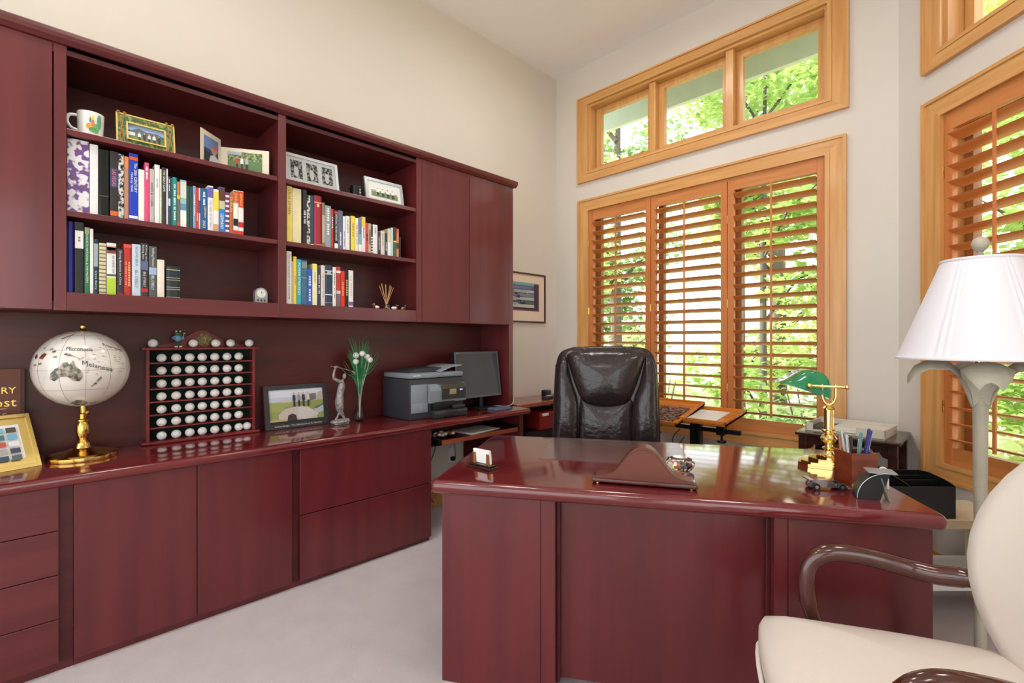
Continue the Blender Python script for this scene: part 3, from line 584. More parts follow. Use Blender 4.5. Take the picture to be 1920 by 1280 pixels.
# little clock on the lower left shelf
p = onX(490, 560, -2.70); t = thing('desk_clock', 'small silver arched clock alone on the lower shelf', 'clock', (-2.70, p.y, SH[0])); bm = nb()
ar = [(-.03, 0), (.03, 0), (.03, .05)] + [(.03 * math.cos(R(k)), .05 + .03 * math.sin(R(k))) for k in range(15, 180, 15)] + [(-.03, .05)]
prism(bm, [(0, y, z) for y, z in ar], (-.035, 0, 0)); build('case', bm, mt('brushed_silver', (170, 172, 176), .35, .7), t, 30)
bm = nb(); lathe(bm, [(.022, 0), (.022, .002)], 24, M=Matrix.Translation((0, 0, .05)) @ Matrix.Rotation(R(90), 4, 'Y')); build('dial', bm, mt('dial', (226, 224, 216), .4), t)
bm = nb(); box(bm, (.0028, 0, .056), (.0006, .0014, .014)); box(bm, (.0028, .005, .053), (.0006, .011, .0014)); build('hand', bm, BLK, t)
for k in range(3):
    bm = nb(); box(bm, (.0006, -.016 + .016 * k, .014), (.0012, .008, .011), Matrix.Rotation(.3 * (k - 1), 3, 'X')); build('relief_figure', bm, P((70, 70, 76), .4), t)
# reed diffuser and duck figurines
p = onX(727, 577, -2.675); t = thing('reed_diffuser', 'glass reed diffuser with a fan of wooden sticks', 'diffuser', (-2.69, p.y, SH[0]))
CLR = mt('clear_glass', (250, 252, 252), .02, trans=1, ior=1.45)
bm = nb(); lathe(bm, [(.021, 0), (.023, .003), (.023, .026), (.012, .034), (.011, .042), (.0135, .043), (.0135, .045), (.001, .045)], 20); build('bottle', bm, CLR, t, 40)
bm = nb(); lathe(bm, [(.0105, .036), (.0105, .044)], 16); build('collar', bm, mt('brushed_silver', (170, 172, 176), .35, .7), t)
for k, (dy, dx, hh) in enumerate(((-.05, .0, .145), (-.038, .01, .16), (-.03, -.01, .158), (-.015, .012, .155), (.002, -.01, .156), (.018, .01, .152), (.035, -.005, .15), (.05, .0, .14), (.028, .014, .14))):
    bm = nb(); tube(bm, [(-dx * .2, -dy * .12, .01), (dx, dy, hh)], .0014, 5); build('reed', bm, mt('reed', (206, 162, 106), .7), t)
def duck(px, rz, head, body, wing_, label, x=-2.665):
    p = onX(px, 578, x); t = thing('duck_figurine', label, 'figurine', (x, p.y, SH[0]), rz)
    bm = nb(); ball(bm, (0, 0, .0095), .010, (1.0, 1.9, .95)); build('body', bm, P(body, .4), t, 60)
    bm = nb(); ball(bm, (0, -.013, .010), .0085, (1, 1, 1)); build('breast', bm, P(wing_, .4), t, 60)
    bm = nb(); tube(bm, [(0, -.013, .012), (0, -.0145, .024)], .0045, 8); ball(bm, (0, -.016, .0265), .0068, u=12, v=8); build('head', bm, P(head, .4), t, 60)
    bm = nb(); box(bm, (0, -.025, .0255), (.005, .009, .0025), None, .001); build('bill', bm, P((206, 190, 150), .4), t)
duck(706, 0, (190, 70, 60), (236, 232, 226), (60, 50, 50), 'tiny duck figurine with a red head and white back')
duck(739, R(170), (44, 74, 66), (226, 226, 222), (206, 70, 70), 'tiny duck figurine with a green head and red breast')
duck(756, R(95), (30, 28, 28), (196, 168, 110), (70, 54, 40), 'tiny tan duck figurine with a black head')
# ================= THINGS ON THE WORKTOP
# leather award plaque with gold lettering, far left
yA = onX(46, 700, -2.90).y; t = thing('award_plaque', 'brown leather plaque lettered in gold behind the gold frame', 'plaque', (-2.90, yA - .19, ZC)); r_ = t.location.copy()
zt = onX(30, 692, -2.90).z; bm = nb(); plate(bm, yA - .40, yA - .012, ZC, zt, -2.90, .02, .02); build('board', bm, mt('brown_leather', (104, 52, 34), .45, 0, .15, (20, 20, 20), bump=.1), t, w=True)
bm = nb(); plate(bm, yA - .012, yA, ZC, zt, -2.902, .018, .02); build('edge', bm, P((70, 32, 24), .5), t, w=True)
GT = mt('gold_foil', (236, 200, 110), .3, .6)
for s_, zz, ww, hh, pr_ in (('TORY', zt - .088, .098, .027, 30), ('Post', zt - .138, .092, .036, 31), ('GS', zt - .19, .042, .018, 13)):
    yc = onX(pr_, 730, -2.90).y - ww / 2
    text('gold_lettering', s_, GT, t, lambda a, b: Vector((-2.8985 - .02 * (zz - ZC) / (zt - ZC), yc + a, zz + b)) - r_, ww, hh)
for dz in (.165, .207):
    bm = nb(); plate(bm, yA - .30, yA - .052, zt - dz, zt - dz + .0015, -2.8988 - .02 * (zt - dz - ZC) / (zt - ZC), .0005); build('gold_rule', bm, GT, t, w=True)
# gold tray frame with a chart of mineral squares
pR = onZ(79, 872, ZC); t = thing('framed_photo', 'leaning gold tray frame showing rows of mineral squares', 'picture frame', (pR.x, pR.y, ZC)); r_ = t.location.copy()
X0 = pR.x; yR = pR.y; yL = yR - .36; hz = .205; le = .115
CHG = mt('brushed_gold', (222, 196, 120), .28, .8)
bm = nb(); frame(bm, yL, yR, ZC + .001, ZC + hz, X0, .02, .012, le); frame(bm, yL + .012, yR - .012, ZC + .012, ZC + hz - .012, X0 - .012, .006, .026, le * .9); build('frame_border', bm, CHG, t, w=True)
def fc(a, b, k=0): f = .16 + .68 * b; return Vector((X0 - .009 - le * f + .0004 * k, yL + .05 + (yR - yL - .1) * a, ZC + hz * f)) - r_
it = [((236, 234, 230), rect(-.05, 1.05, -.06, 1.06))]; pal = [(226, 220, 230), (110, 176, 206), (84, 104, 104), (196, 130, 70), (120, 180, 206), (168, 164, 156), (220, 222, 228), (70, 120, 124), (150, 140, 126), (210, 160, 170), (78, 74, 68), (64, 76, 96), (226, 170, 80), (190, 90, 80)]
for i in range(7):
    for j in range(5): it.append((pal[(i * 5 + j * 3 + i * j) % len(pal)], rect(i / 7 + .02, (i + .8) / 7 + .02, j / 5.4 + .02, (j + .72) / 5.4 + .02)))
prints('mineral_chart', t, fc, it)
text('chart_title', 'OF THE WORLD', P((120, 116, 120), .5), t, lambda a, b: fc(.68 + a, .985 + b, 2), .56, .035)
t.rotation_euler = (0, 0, R(20))
# globe
gl = Vector((-2.786, .162, ZC)); t = thing('globe', 'pearl white gemstone globe on a turned brass stand', 'globe', gl)
bm = nb(); lathe(bm, [(.118, 0), (.12, .006), (.119, .018), (.112, .024), (.108, .026), (.06, .036), (.03, .046), (.026, .056), (.024, .066)], 40); build('base', bm, BRASS, t, 35)
bm = nb(); lathe(bm, [(.024, .064), (.02, .07), (.016, .078), (.02, .09), (.024, .115), (.022, .14), (.016, .156), (.02, .16), (.02, .166), (.012, .17), (.012, .19)], 24); build('column', bm, BRASS, t, 40)
gc = Vector((0, 0, .386)); gr = .162
bm = nb(); tube(bm, [(-.006, 0, .186), (.012, .0, .20), (.012, .0, .235)], [.009, .011, .008], 10); ball(bm, (.004, .012, .196), .011, u=12, v=8); build('joint', bm, BRASS, t, 40)
bm = nb(); ball(bm, gc, gr, u=48, v=28); build('sphere', bm, mt('pearl_sphere', (228, 222, 216), .16, 0, 0, (9, 9, 9), (208, 200, 194), .5), t, 180)
def sp(a, b, lift=.0008):
    return gc + Vector((math.cos(b) * math.cos(a), math.cos(b) * math.sin(a), math.sin(b))) * (gr + lift)
bm = nb()
for k in range(12): tube(bm, [sp(R(30 * k), R(-84 + 12 * j)) for j in range(15)], .0006, 4)
for b in (-60, -30, 0, 30, 60): tube(bm, [sp(R(10 * j), R(b)) for j in range(37)], .0006, 4)
build('graticule', bm, P((150, 132, 110), .5), t)
ABA = mt('abalone_inlay', (70, 74, 66), .2, 0, 0, (60, 60, 60), (170, 156, 140), contrast=(.4, .62)); REDM = mt('jasper_inlay', (140, 66, 48), .25, 0, 0, (70, 70, 70), (70, 40, 36), contrast=(.4, .6))
def land(pts, m, lb=None):
    bm = nb(); bm.faces.new([bm.verts.new((R(a), R(b), 0)) for a, b in pts]); bmesh.ops.triangulate(bm, faces=bm.faces)
    bmesh.ops.subdivide_edges(bm, edges=bm.edges, cuts=4, use_grid_fill=True)
    for v in bm.verts: v.co = sp(v.co.x, v.co.y, .0012)
    build('landmass', bm, m, t, 90)
land([(-40, -4), (-34, 3), (-29, 5), (-26, 11), (-20, 12), (-18, 8), (-14, 14), (-11, 6), (-5, -1), (-3, -9), (-7, -16), (-14, -15), (-20, -9), (-28, -9), (-36, -15), (-42, -12)], ABA)
land([(-26, 23), (-20, 21), (-10, 18), (-4, 15), (-10, 19), (-18, 24), (-24, 26)], ABA)
land([(-62, 18), (-56, 26), (-50, 24), (-54, 16)], REDM); land([(-72, 24), (-66, 20), (-68, 16), (-75, 20)], REDM)
for a, b in ((-50, 32), (-60, 10), (-44, 28), (-66, 34), (-40, 20), (-70, 8)): land([(a, b), (a + 5, b + 2), (a + 7, b - 1), (a + 2, b - 2)], ABA)
land([(12, -17), (17, -10), (19, -12), (15, -19)], ABA); land([(6, -24), (12, -18), (14, -21), (8, -26)], ABA)
land([(-30, -58), (-14, -50), (0, -54), (10, -60), (0, -68), (-22, -68)], ABA); land([(14, -62), (26, -58), (30, -64), (18, -68)], ABA)
land([(-46, 52), (-36, 60), (-24, 66), (-30, 58), (-40, 50)], ABA)
for s_, a, b, wd, sl in (('Micronesia', -8, 32, 34, -.05), ('Polynesia', 42, 34, 30, -.35), ('Melanesia', 14, 5, 36, -.32)):
    text('place_name', s_, P((60, 54, 52), .5), t, lambda u, v: sp(R(a) + u, R(b) + v + sl * u, .0012), R(wd), R(6.5))
for k in range(40):
    bm = nb(); a = random.uniform(-10, 70); b = random.uniform(-6, 40); q = [sp(R(a), R(b), .001), sp(R(a + random.uniform(1.5, 4)), R(b - .6), .001)]; tube(bm, q, .0007, 3); build('island_mark', bm, P((96, 88, 84), .5), t)
bm = nb(); lathe(bm, [(.008, .546), (.012, .55), (.007, .556), (.011, .564), (.009, .572), (.002, .576)], 16); build('finial', bm, BRASS, t, 40)
# golf ball rack
XK = -2.90; ya = .398; yb = .884; zt = 1.205
RED = wood('rack_cherry', (134, 38, 40), (104, 26, 30), .3, 'y', .3, .8)
t = thing('golf_ball_rack', 'cherry golf ball display rack with arched crest and green felt', 'display rack', (XK - .03, (ya + yb) / 2, ZC))
bm = nb(); bx(bm, XB + .001, XB + .008, ya + .01, yb - .01, ZC + .012, zt); build('felt_back', bm, mt('green_felt', (10, 34, 28), .95), t, w=True)
for y in (ya, yb - .013):
    bm = nb(); bx(bm, XB + .002, XK, y, y + .013, ZC + .012, zt, .001); build('side', bm, RED, t, w=True)
bm = nb(); bx(bm, XB + .001, XK + .016, ya - .02, yb + .02, ZC, ZC + .014, .004, 3); build('foot', bm, RED, t, w=True)
bm = nb(); bx(bm, XB + .001, XK + .014, ya - .02, yb + .02, zt, zt + .012, .004, 3); build('top_ledge', bm, RED, t, w=True)
rh = (zt - ZC - .014) / 7
for k in range(1, 7):
    bm = nb(); bx(bm, XB + .008, XK - .002, ya + .013, yb - .013, ZC + .014 + rh * k - .004, ZC + .014 + rh * k + .003); build('shelf', bm, RED, t, w=True)
cr = [(0, .0)] + [(f, .075 * math.exp(-((f - .5) / .2) ** 2) + .012) for f in [i / 24 for i in range(25)]] + [(1, 0)]
bm = nb(); prism(bm, [(XB + .003, ya + .01 + (yb - ya - .02) * f, zt + .012 + z) for f, z in cr], (.012, 0, 0)); build('crest', bm, RED, t, w=True)
bm = nb(); lathe(bm, [(.034, 0), (.034, .002), (.031, .002), (.031, .0012)], 32, M=Matrix.Translation((XB + .015, (ya + yb) / 2 + .012, zt + .052)) @ Matrix.Rotation(R(90), 4, 'Y')); md = build('medallion', bm, mt('antique_gold', (150, 134, 90), .35, .7, 0, (120, 120, 120), (60, 54, 40)), t, 30, w=True)
bm = nb(); tube(bm, [(XB + .0185, (ya + yb) / 2 + .008, zt + .03), (XB + .0185, (ya + yb) / 2 + .014, zt + .05), (XB + .0185, (ya + yb) / 2 + .01, zt + .066)], .004, 6); tube(bm, [(XB + .0185, (ya + yb) / 2 + .014, zt + .058), (XB + .0185, (ya + yb) / 2 + .03, zt + .072)], .0016, 5); build('golfer_relief', bm, mt('relief_gold', (196, 180, 130), .35, .7), md, w=True)
GB = mt('golf_ball', (240, 240, 240), .3, 0, 0, (4, 4, 4), (236, 234, 234), .3, .25, 520)
bm = nb(); ball(bm, (0, 0, .0213), .0213, u=24, v=16); me0 = build('golf_ball', bm, GB, None, 180); gme = me0.data; bpy.data.objects.remove(me0)
rg = random.Random(3)
def golfball(y, z, x, label, group):
    o = bpy.data.objects.new('golf_ball', gme); C.objects.link(o); o.location = (x, y, z); o['label'] = label; o['category'] = 'golf ball'; o['group'] = group
    bm = nb(); a0 = rg.uniform(-.9, .5); b0 = rg.uniform(-.5, .7); sl = rg.uniform(-.8, .8)
    for k in range(rg.choice((2, 3, 4, 5))):
        da = .07 * k; q = [Vector((math.cos(b) * math.cos(a), math.cos(b) * math.sin(a), math.sin(b))) * .0216 + Vector((0, 0, .0213)) for a, b in ((a0 + da, b0 + sl * da), (a0 + da + .05, b0 + sl * da + rg.uniform(-.1, .14)))]; tube(bm, q, .0006, 4)
    build('printed_mark', bm, P(rg.choice(((60, 60, 70), (60, 60, 70), (50, 60, 110), (150, 40, 40))), .5), o)
cols = [onX(px, 700, XK - .01).y for px in (304, 331.5, 357, 380.5, 404, 427, 449)]
for r in range(7):
    z = ZC + .014 + rh * r + (.003 if r else 0)
    for ci, c in enumerate(cols): golfball(c, z, XK - .024, 'white golf ball in the %s row of the rack, %s from the globe' % (('bottom', 'second lowest', 'third lowest', 'middle', 'third highest', 'second highest', 'top')[r], ('first', 'second', 'third', 'fourth', 'fifth', 'sixth', 'seventh')[ci]), 'golf balls in the display rack')
golfball(onX(463, 800, XK - .01).y + .004, ZC + .014, XK - .024, 'white golf ball squeezed in at the bottom row end', 'golf balls in the display rack')
for px, lb in ((287, 'white golf ball on the rack ledge at the globe end'), (363, 'white golf ball on the rack ledge before the medallion'), (405, 'white golf ball on the rack ledge just past the medallion'), (432.5, 'second white golf ball past the medallion on the rack ledge'), (467.5, 'white golf ball on the rack ledge at the framed photo end')): golfball(onX(px, 640, XK - .01).y, zt + .012, XK - .012, lb, 'golf balls on the rack ledge')
# frog figurine on the ledge
yf = onX(334, 640, XK - .01).y; t = thing('frog_figurine', 'small frog golfer figurine in a blue sweater', 'figurine', (XK - .012, yf, zt + .013))
bm = nb()
for s_ in (-1, 1): box(bm, (.004, s_ * .009, .004), (.026, .013, .008), None, .003)
build('shoes', bm, P((232, 228, 214), .4), t, 40)
bm = nb()
for s_ in (-1, 1): tube(bm, [(0, s_ * .006, .007), (0, s_ * .007, .032)], .0035, 8)
build('legs', bm, P((40, 44, 34), .5), t, 60)
bm = nb(); ball(bm, (0, 0, .046), .017, (.8, 1, 1.0)); build('sweater', bm, P((104, 156, 190), .6), t, 60)
bm = nb()
for s_ in (-1, 1): tube(bm, curve([(0, s_ * .012, .056), (.004, s_ * .024, .048), (.012, s_ * .017, .042)], 4), .004, 8)
build('arms', bm, P((96, 146, 180), .6), t, 60)
bm = nb(); ball(bm, (.003, 0, .069), .014, (1, 1.25, .72)); build('head', bm, P((60, 92, 50), .4), t, 60)
bm = nb()
for s_ in (-1, 1): ball(bm, (.006, s_ * .008, .081), .0045, u=10, v=8)
build('eyes', bm, P((226, 226, 206), .3), t, 60)
bm = nb(); tube(bm, [(.014, .017, .042), (.016, .023, .07)], .0012, 6); ball(bm, (.016, .024, .071), .004, (1, 1.3, .8), 8, 6); build('golf_club', bm, P((200, 200, 200), .3), t)
# framed golf photo on the worktop
y0 = .935; y1 = 1.30; x = -2.885; le = .045; z0 = ZC + .001; z1 = .992; t = thing('framed_photo', 'black framed colour photo of golfers on a stone bridge', 'picture frame', (x, (y0 + y1) / 2, ZC)); r_ = t.location.copy()
bm = nb(); frame(bm, y0, y1, z0, z1, x, .018, .026, le); build('frame_border', bm, mt('black_frame', (52, 50, 54), .35), t, w=True)
bm = nb(); plate(bm, y0 + .01, y1 - .01, z0 + .006, z1 - .006, x - .012, .004, le); build('backing', bm, P((40, 38, 42), .5), t, w=True)
fn = (lambda f: lambda a, b, k=0: f(a, b, k) - r_)(face(y0 + .027, y1 - .022, z0 + .04, z1 - .025, x - .019, le * .72))
it = [((218, 224, 236), rect(0, 1, .5, 1)), ((196, 204, 222), rect(0, 1, .6, .75)), ((146, 158, 88), rect(0, 1, 0, .58)), ((160, 168, 100), rect(0, .45, .3, .6)), ((200, 196, 196), [(.22, .58), (.22, .66), (.3, .68), (.42, .66), (.42, .58)]), ((120, 116, 116), [(.72, .58), (.72, .8), (.86, .82), (.86, .6)]), ((190, 178, 160), [(.86, .58), (.9, .84), (1, .9), (1, .58)]), ((184, 196, 210), [(.8, .3), (1, .42), (1, .2), (.86, .16)]), ((112, 108, 92), [(.8, .36), (1, .46), (1, .42), (.84, .3)]),
 ((196, 186, 178), [(.15, .2), (.3, .42), (.5, .48), (.7, .38), (.85, .2), (.86, 0), (.16, .02)]), ((206, 200, 196), [(.52, .44), (.72, .36), (.9, .12), (.62, 0), (.5, .1)]), ((150, 132, 118), [(.25, .42), (.5, .49), (.5, .44), (.26, .38)]), ((196, 170, 120), rect(0, .3, 0, .07)), ((64, 52, 50), [(.3, 0), (.48, 0), (.46, .16), (.4, .22), (.32, .17)])]
it += people(4, .4, .74, .42, .9, [(56, 58, 76), (150, 150, 140), (44, 48, 64), (222, 206, 190)])
prints('photo_print', t, fn, it)
text('caption', 'Swilcan Bridge - The Old Course at St. Andrews', P((226, 226, 226), .5), t, lambda a, b: Vector((x - .006 + .008, (y0 + y1) / 2 + a, z0 + .014 + b)) - r_, .27, .011)
# golfer statue
st = Vector((-2.806, 1.332, ZC)); t = thing('golfer_statue', 'slim silver grey statue of a golfer in full swing', 'statue', st)
STN = mt('pewter', (172, 168, 164), .5, .35, 0, (60, 60, 60), (116, 112, 110), 0, .4)
bm = nb(); ball(bm, (0, 0, .016), .05, (.8, 1.25, .34)); bx(bm, -.03, .03, -.045, .045, 0, .01, .004); build('rock_base', bm, STN, t, 60)
bm = nb()
tube(bm, curve([(.0, .028, .03), (0, .012, .06), (.0, .0, .085), (0, -.004, .12), (0, -.004, .16), (0, .002, .2), (0, .01, .235), (0, .014, .258), (0, .018, .272)], 4), [.006, .007, .008, .01, .012, .014, .016, .018, .02, .022, .023, .024, .025, .025, .025, .024, .023, .022, .021, .021, .021, .022, .022, .021, .02, .018, .015, .012, .009, .0075, .007, .0065, .006], 14)
tube(bm, [(0, -.03, .03), (0, -.018, .045), (0, .0, .085), (0, -.002, .11)], [.006, .006, .008, .012], 10)
ball(bm, (.004, .024, .29), .0135, (.9, .85, 1.35)); tube(bm, [(0, .036, .028), (.012, .052, .026)], [.007, .004], 8); tube(bm, [(0, -.03, .03), (.014, -.026, .028)], [.007, .004], 8)
tube(bm, curve([(.004, .016, .252), (0, -.02, .268), (.0, -.042, .285), (.002, -.038, .32), (.004, -.03, .345)], 4), [.012, .0115, .011, .0105, .01, .0095, .009, .0085, .008, .008, .0075, .007, .0065, .006, .006, .006, .006], 10)
tube(bm, curve([(-.004, .0, .252), (-.006, -.03, .275), (-.002, -.04, .31), (.004, -.03, .345)], 4), .007, 8); ball(bm, (.004, -.028, .348), .0095, (1, 1.5, .9))
build('figure', bm, STN, t, 70)
bm = nb(); tube(bm, [(.004, -.06, .354), (.006, -.02, .347), (.012, .075, .318)], .0025, 8); tube(bm, [(.012, .07, .319), (.012, .085, .31), (.012, .088, .298)], [.003, .006, .005], 8); build('golf_club', bm, STN, t, 60)
# bud vase with green grass and golf balls on stems
vp = Vector((-2.85, 1.48, ZC)); t = thing('vase', 'clear bud vase with green grass and stemmed golf balls', 'vase', vp)
bm = nb(); lathe(bm, [(.022, 0), (.03, .004), (.038, .03), (.034, .055), (.018, .09), (.011, .12), (.012, .16), (.018, .2), (.024, .23), (.0225, .23), (.0165, .2), (.0105, .16), (.0095, .12), (.016, .09), (.032, .055), (.036, .03), (.028, .008), (.001, .006)], 24); build('glass_body', bm, mt('vase_glass', (246, 252, 250), .02, trans=1, ior=1.3), t, 50)
GR = mt('grass_green', (44, 150, 88), .5, 0, 0, (20, 20, 6), (26, 100, 58))
for k in range(110):
    a = rg.uniform(0, 6.283); s_ = rg.uniform(.02, .10) * (1.0 if k < 55 else 1.5); hh = rg.uniform(.4, .53) if k < 55 else rg.uniform(.36, .45)
    dx = math.cos(a) * s_ * .7; dy = math.sin(a) * s_; bm = nb()
    if vp.x + dx < XB + .012: dx = XB + .012 - vp.x
    tube(bm, curve([(0, 0, .12), (dx * .22, dy * .22, .26), (dx * .6, dy * .6, hh * .84), (dx, dy, hh)], 3), [.0018, .002, .0022, .0022, .0022, .002, .0018, .0014, .001, .0005], 3)
    build('grass_blade', bm, GR, t)
for y, z, xx in ((-.034, .415, .02), (-.04, .375, .03), (.004, .425, .03), (.038, .405, .026), (.056, .385, .03)):
    bm = nb(); tube(bm, curve([(0, 0, .02), (xx * .3, y * .25, .2), (xx, y, z)], 4), .0018, 5); build('stem', bm, P((206, 214, 200), .4), t)
    bm = nb(); ball(bm, (xx, y, z), .019, u=16, v=10); build('stem_ball', bm, GB, t, 180)
# printer
py0 = 1.69; py1 = 2.13; pxf = -2.60; pxb = -2.93; t = thing('printer', 'grey and black office inkjet printer with paper tray', 'printer', ((pxf + pxb) / 2, (py0 + py1) / 2, ZC))
PG = mt('printer_grey', (128, 136, 144), .4); PD = mt('printer_dark', (52, 52, 58), .45)
def pb(name, x0, x1, y0, y1, z0, z1, m, bev=.004, parent=None):
    bm = nb(); bx(bm, x0, x1, y0, y1, ZC + z0, ZC + z1, bev); return build(name, bm, m, parent or t, 35, w=True)
pb('body', pxb, pxf - .004, py0, py1, .0, .262, PD, .01)
pb('front_left_panel', pxf - .006, pxf, py0 + .01, py0 + .135, .045, .225, PG)
pb('lower_door', pxf - .006, pxf + .0012, py0 + .01, py0 + .135, .045, .105, PG, .001)
bm = nb(); pr = [(pxf + .022, .10), (pxf + .03, .18), (pxf + .012, .215), (pxf - .01, .225), (pxf - .03, .10)]; prism(bm, [(a, py0 + .138, ZC + z) for a, z in pr], (0, py1 - py0 - .14, 0)); build('front_cover', bm, PG, t, 30, w=True)
pb('output_slot', pxf - .01, pxf + .024, py0 + .165, py1 - .10, .05, .106, mt('slot_black', (14, 14, 16), .5), .002)
tr = pb('paper_tray', pxf - .02, pxf + .055, py0 + .15, py1 - .012, .0, .052, mt('tray_black', (44, 44, 48), .25), .01)
pb('tray_handle', pxf + .05, pxf + .058, py0 + .23, py1 - .1, .008, .022, P((24, 24, 26), .4), .002, tr); pb('paper_guide', pxf + .0, pxf + .05, py1 - .12, py1 - .03, .056, .075, PD, .004, tr)
bm = nb(); bz = [(pxf + .034, .118), (pxf + .042, .19), (pxf + .024, .218)]; prism(bm, [(a, py1 - .215, ZC + z) for a, z in bz] + [(pxf, py1 - .235, ZC + .222), (pxf + .01, py1 - .2, ZC + .12)], (0, .2, 0)); cp = build('control_panel', bm, mt('panel_dark', (62, 62, 58), .25), t, w=True)
pb('display', pxf + .036, pxf + .0415, py1 - .155, py1 - .10, .15, .19, mt('lcd', (150, 140, 104), .3), .001, cp)
bm = nb(); box(bm, (pxf + .041, py1 - .06, ZC + .178), (.003, .022, .008)); build('status_light', bm, mt('blue_led', (150, 160, 255), .4, emit=1.2), cp, w=True)
pb('scanner_lid', pxb + .01, pxf + .004, py0, py1 - .01, .264, .296, PG, .008)
bm = nb(); prism(bm, [(pxb + .03, py0 + .04, ZC + .296), (pxb + .03, py0 + .34, ZC + .296), (pxb + .03, py0 + .30, ZC + .325), (pxb + .03, py0 + .10, ZC + .32)], (.22, 0, 0)); build('document_feeder', bm, PD, t, 30, w=True)
bm = nb(); prism(bm, curve([(pxb + .05, py0 + .25, ZC + .30), (pxb + .05, py0 + .36, ZC + .335), (pxb + .05, py1 + .01, ZC + .34)], 5) + [Vector((pxb + .05, py1 + .01, ZC + .333)), Vector((pxb + .05, py0 + .36, ZC + .325)), Vector((pxb + .05, py0 + .27, ZC + .296))], (.24, 0, 0)); build('feeder_tray', bm, mt('printer_light', (146, 152, 158), .4), t, 40, w=True)
strokes('model_lettering', 'xxxxxxxxx', P((214, 216, 220), .4), t, lambda a, b: Vector((pxf + .0052, py0 + .05 + a, ZC + .282 + b)) - t.location, .06, .010)
bm = nb(); lathe(bm, [(.014, 0), (.014, .001)], 20, M=Matrix.Translation((pxf + .0014, py0 + .085, ZC + .075)) @ Matrix.Rotation(R(90), 4, 'Y')); build('round_badge', bm, P((140, 148, 156), .3), t, w=True)
text('badge_letters', 'hp', P((96, 104, 112), .4), t, lambda a, b: Vector((pxf + .0026, py0 + .085 + a, ZC + .075 + b)) - t.location, .014, .014)
# monitor
y0 = 2.146; y1 = 2.575; z0 = .835; z1 = 1.17; x = -2.69; le = .045; t = thing('monitor', 'black flat monitor switched off at the worktop end', 'monitor', (-2.73, (y0 + y1) / 2, ZC)); r_ = t.location.copy()
bm = nb(); plate(bm, y0, y1, z0, z1, x - .004, .035, le); build('housing', bm, BLK, t, w=True)
bm = nb(); frame(bm, y0, y1, z0, z1, x, .012, .016, le); build('bezel', bm, mt('monitor_bezel', (86, 88, 94), .35, .2), t, w=True)
prints('screen', t, (lambda f: lambda a, b, k=0: f(a, b, k) - r_)(face(y0 + .016, y1 - .016, z0 + .016, z1 - .016, x - .0035, le * .92)), [(mt('screen_off', (64, 66, 70), .22), rect(0, 1, 0, 1))])
bm = nb(); tube(bm, [(x - .045, (y0 + y1) / 2 + .04, ZC + .012), (x - .045, (y0 + y1) / 2 + .04, ZC + .13)], .02, 12); build('stand_neck', bm, BLK, t, 50, w=True)
bm = nb(); bx(bm, x - .12, x + .06, (y0 + y1) / 2 - .06, (y0 + y1) / 2 + .14, ZC, ZC + .014, .004); build('stand_base', bm, BLK, t, w=True)
strokes('brand_lettering', 'xxxx', P((200, 200, 204), .4), t, lambda a, b: Vector((x + .0012, y0 + .03 + a, z1 - .009 + b)) - r_ + Vector((-le, 0, 0)), .022, .006)
bm = nb(); bx(bm, 0, .09, 0, .16, 0, .016, .003); single('blue_grey_box', bm, P((96, 106, 132), .5), 'flat blue grey box in front of the monitor foot', 'box', (x + .065, 2.37, ZC + .0005))
bm = nb(); tube(bm, curve([(x - .05, 2.525, ZC + .005), (x + .0, 2.56, ZC + .005), (x + .05, 2.60, ZC + .006), (XH + .02, 2.63, ZC + .03), (-2.66, 2.668, ZC + .06), (-2.75, 2.675, ZC + .02), (-2.85, 2.68, ZC + .01)], 6), .0035, 6); single('grey_cable', bm, P((176, 176, 178), .5), 'grey monitor cable curling round the bookcase end', 'cable', smooth=60)
# keyboard tray contents
p = onX(845, 800, -2.56); t = thing('clear_bag', 'small clear bag of red and white sweets on the keyboard tray', 'bag', (-2.585, 1.94, .6105))
for k in range(16):
    bm = nb(); ball(bm, (rg.uniform(-.04, .04), rg.uniform(-.055, .055), rg.uniform(.012, .03)), .012, (1, 1.2, .8), 8, 6); build('sweet', bm, P(rg.choice(((190, 60, 50), (226, 220, 214), (150, 120, 80))), .3), t, 60)
bm = nb(); cushion(bm, rrect(.12, .15, .03), lambda a, b, h: Vector((a, b, h)), .03, .018); build('plastic_film', bm, mt('clear_film', (255, 255, 255), .08, trans=1, ior=1.1), t, 60)
bm = nb(); box(bm, (0, 0, .002), (.21, .29, .004), Matrix.Rotation(.15, 3, 'Z')); box(bm, (.004, .006, .006), (.2, .28, .003), Matrix.Rotation(.05, 3, 'Z')); single('paper_stack', bm, P((222, 220, 214), .7), 'loose white papers lying on the keyboard tray', 'paper', (-2.635, 2.26, .6105))
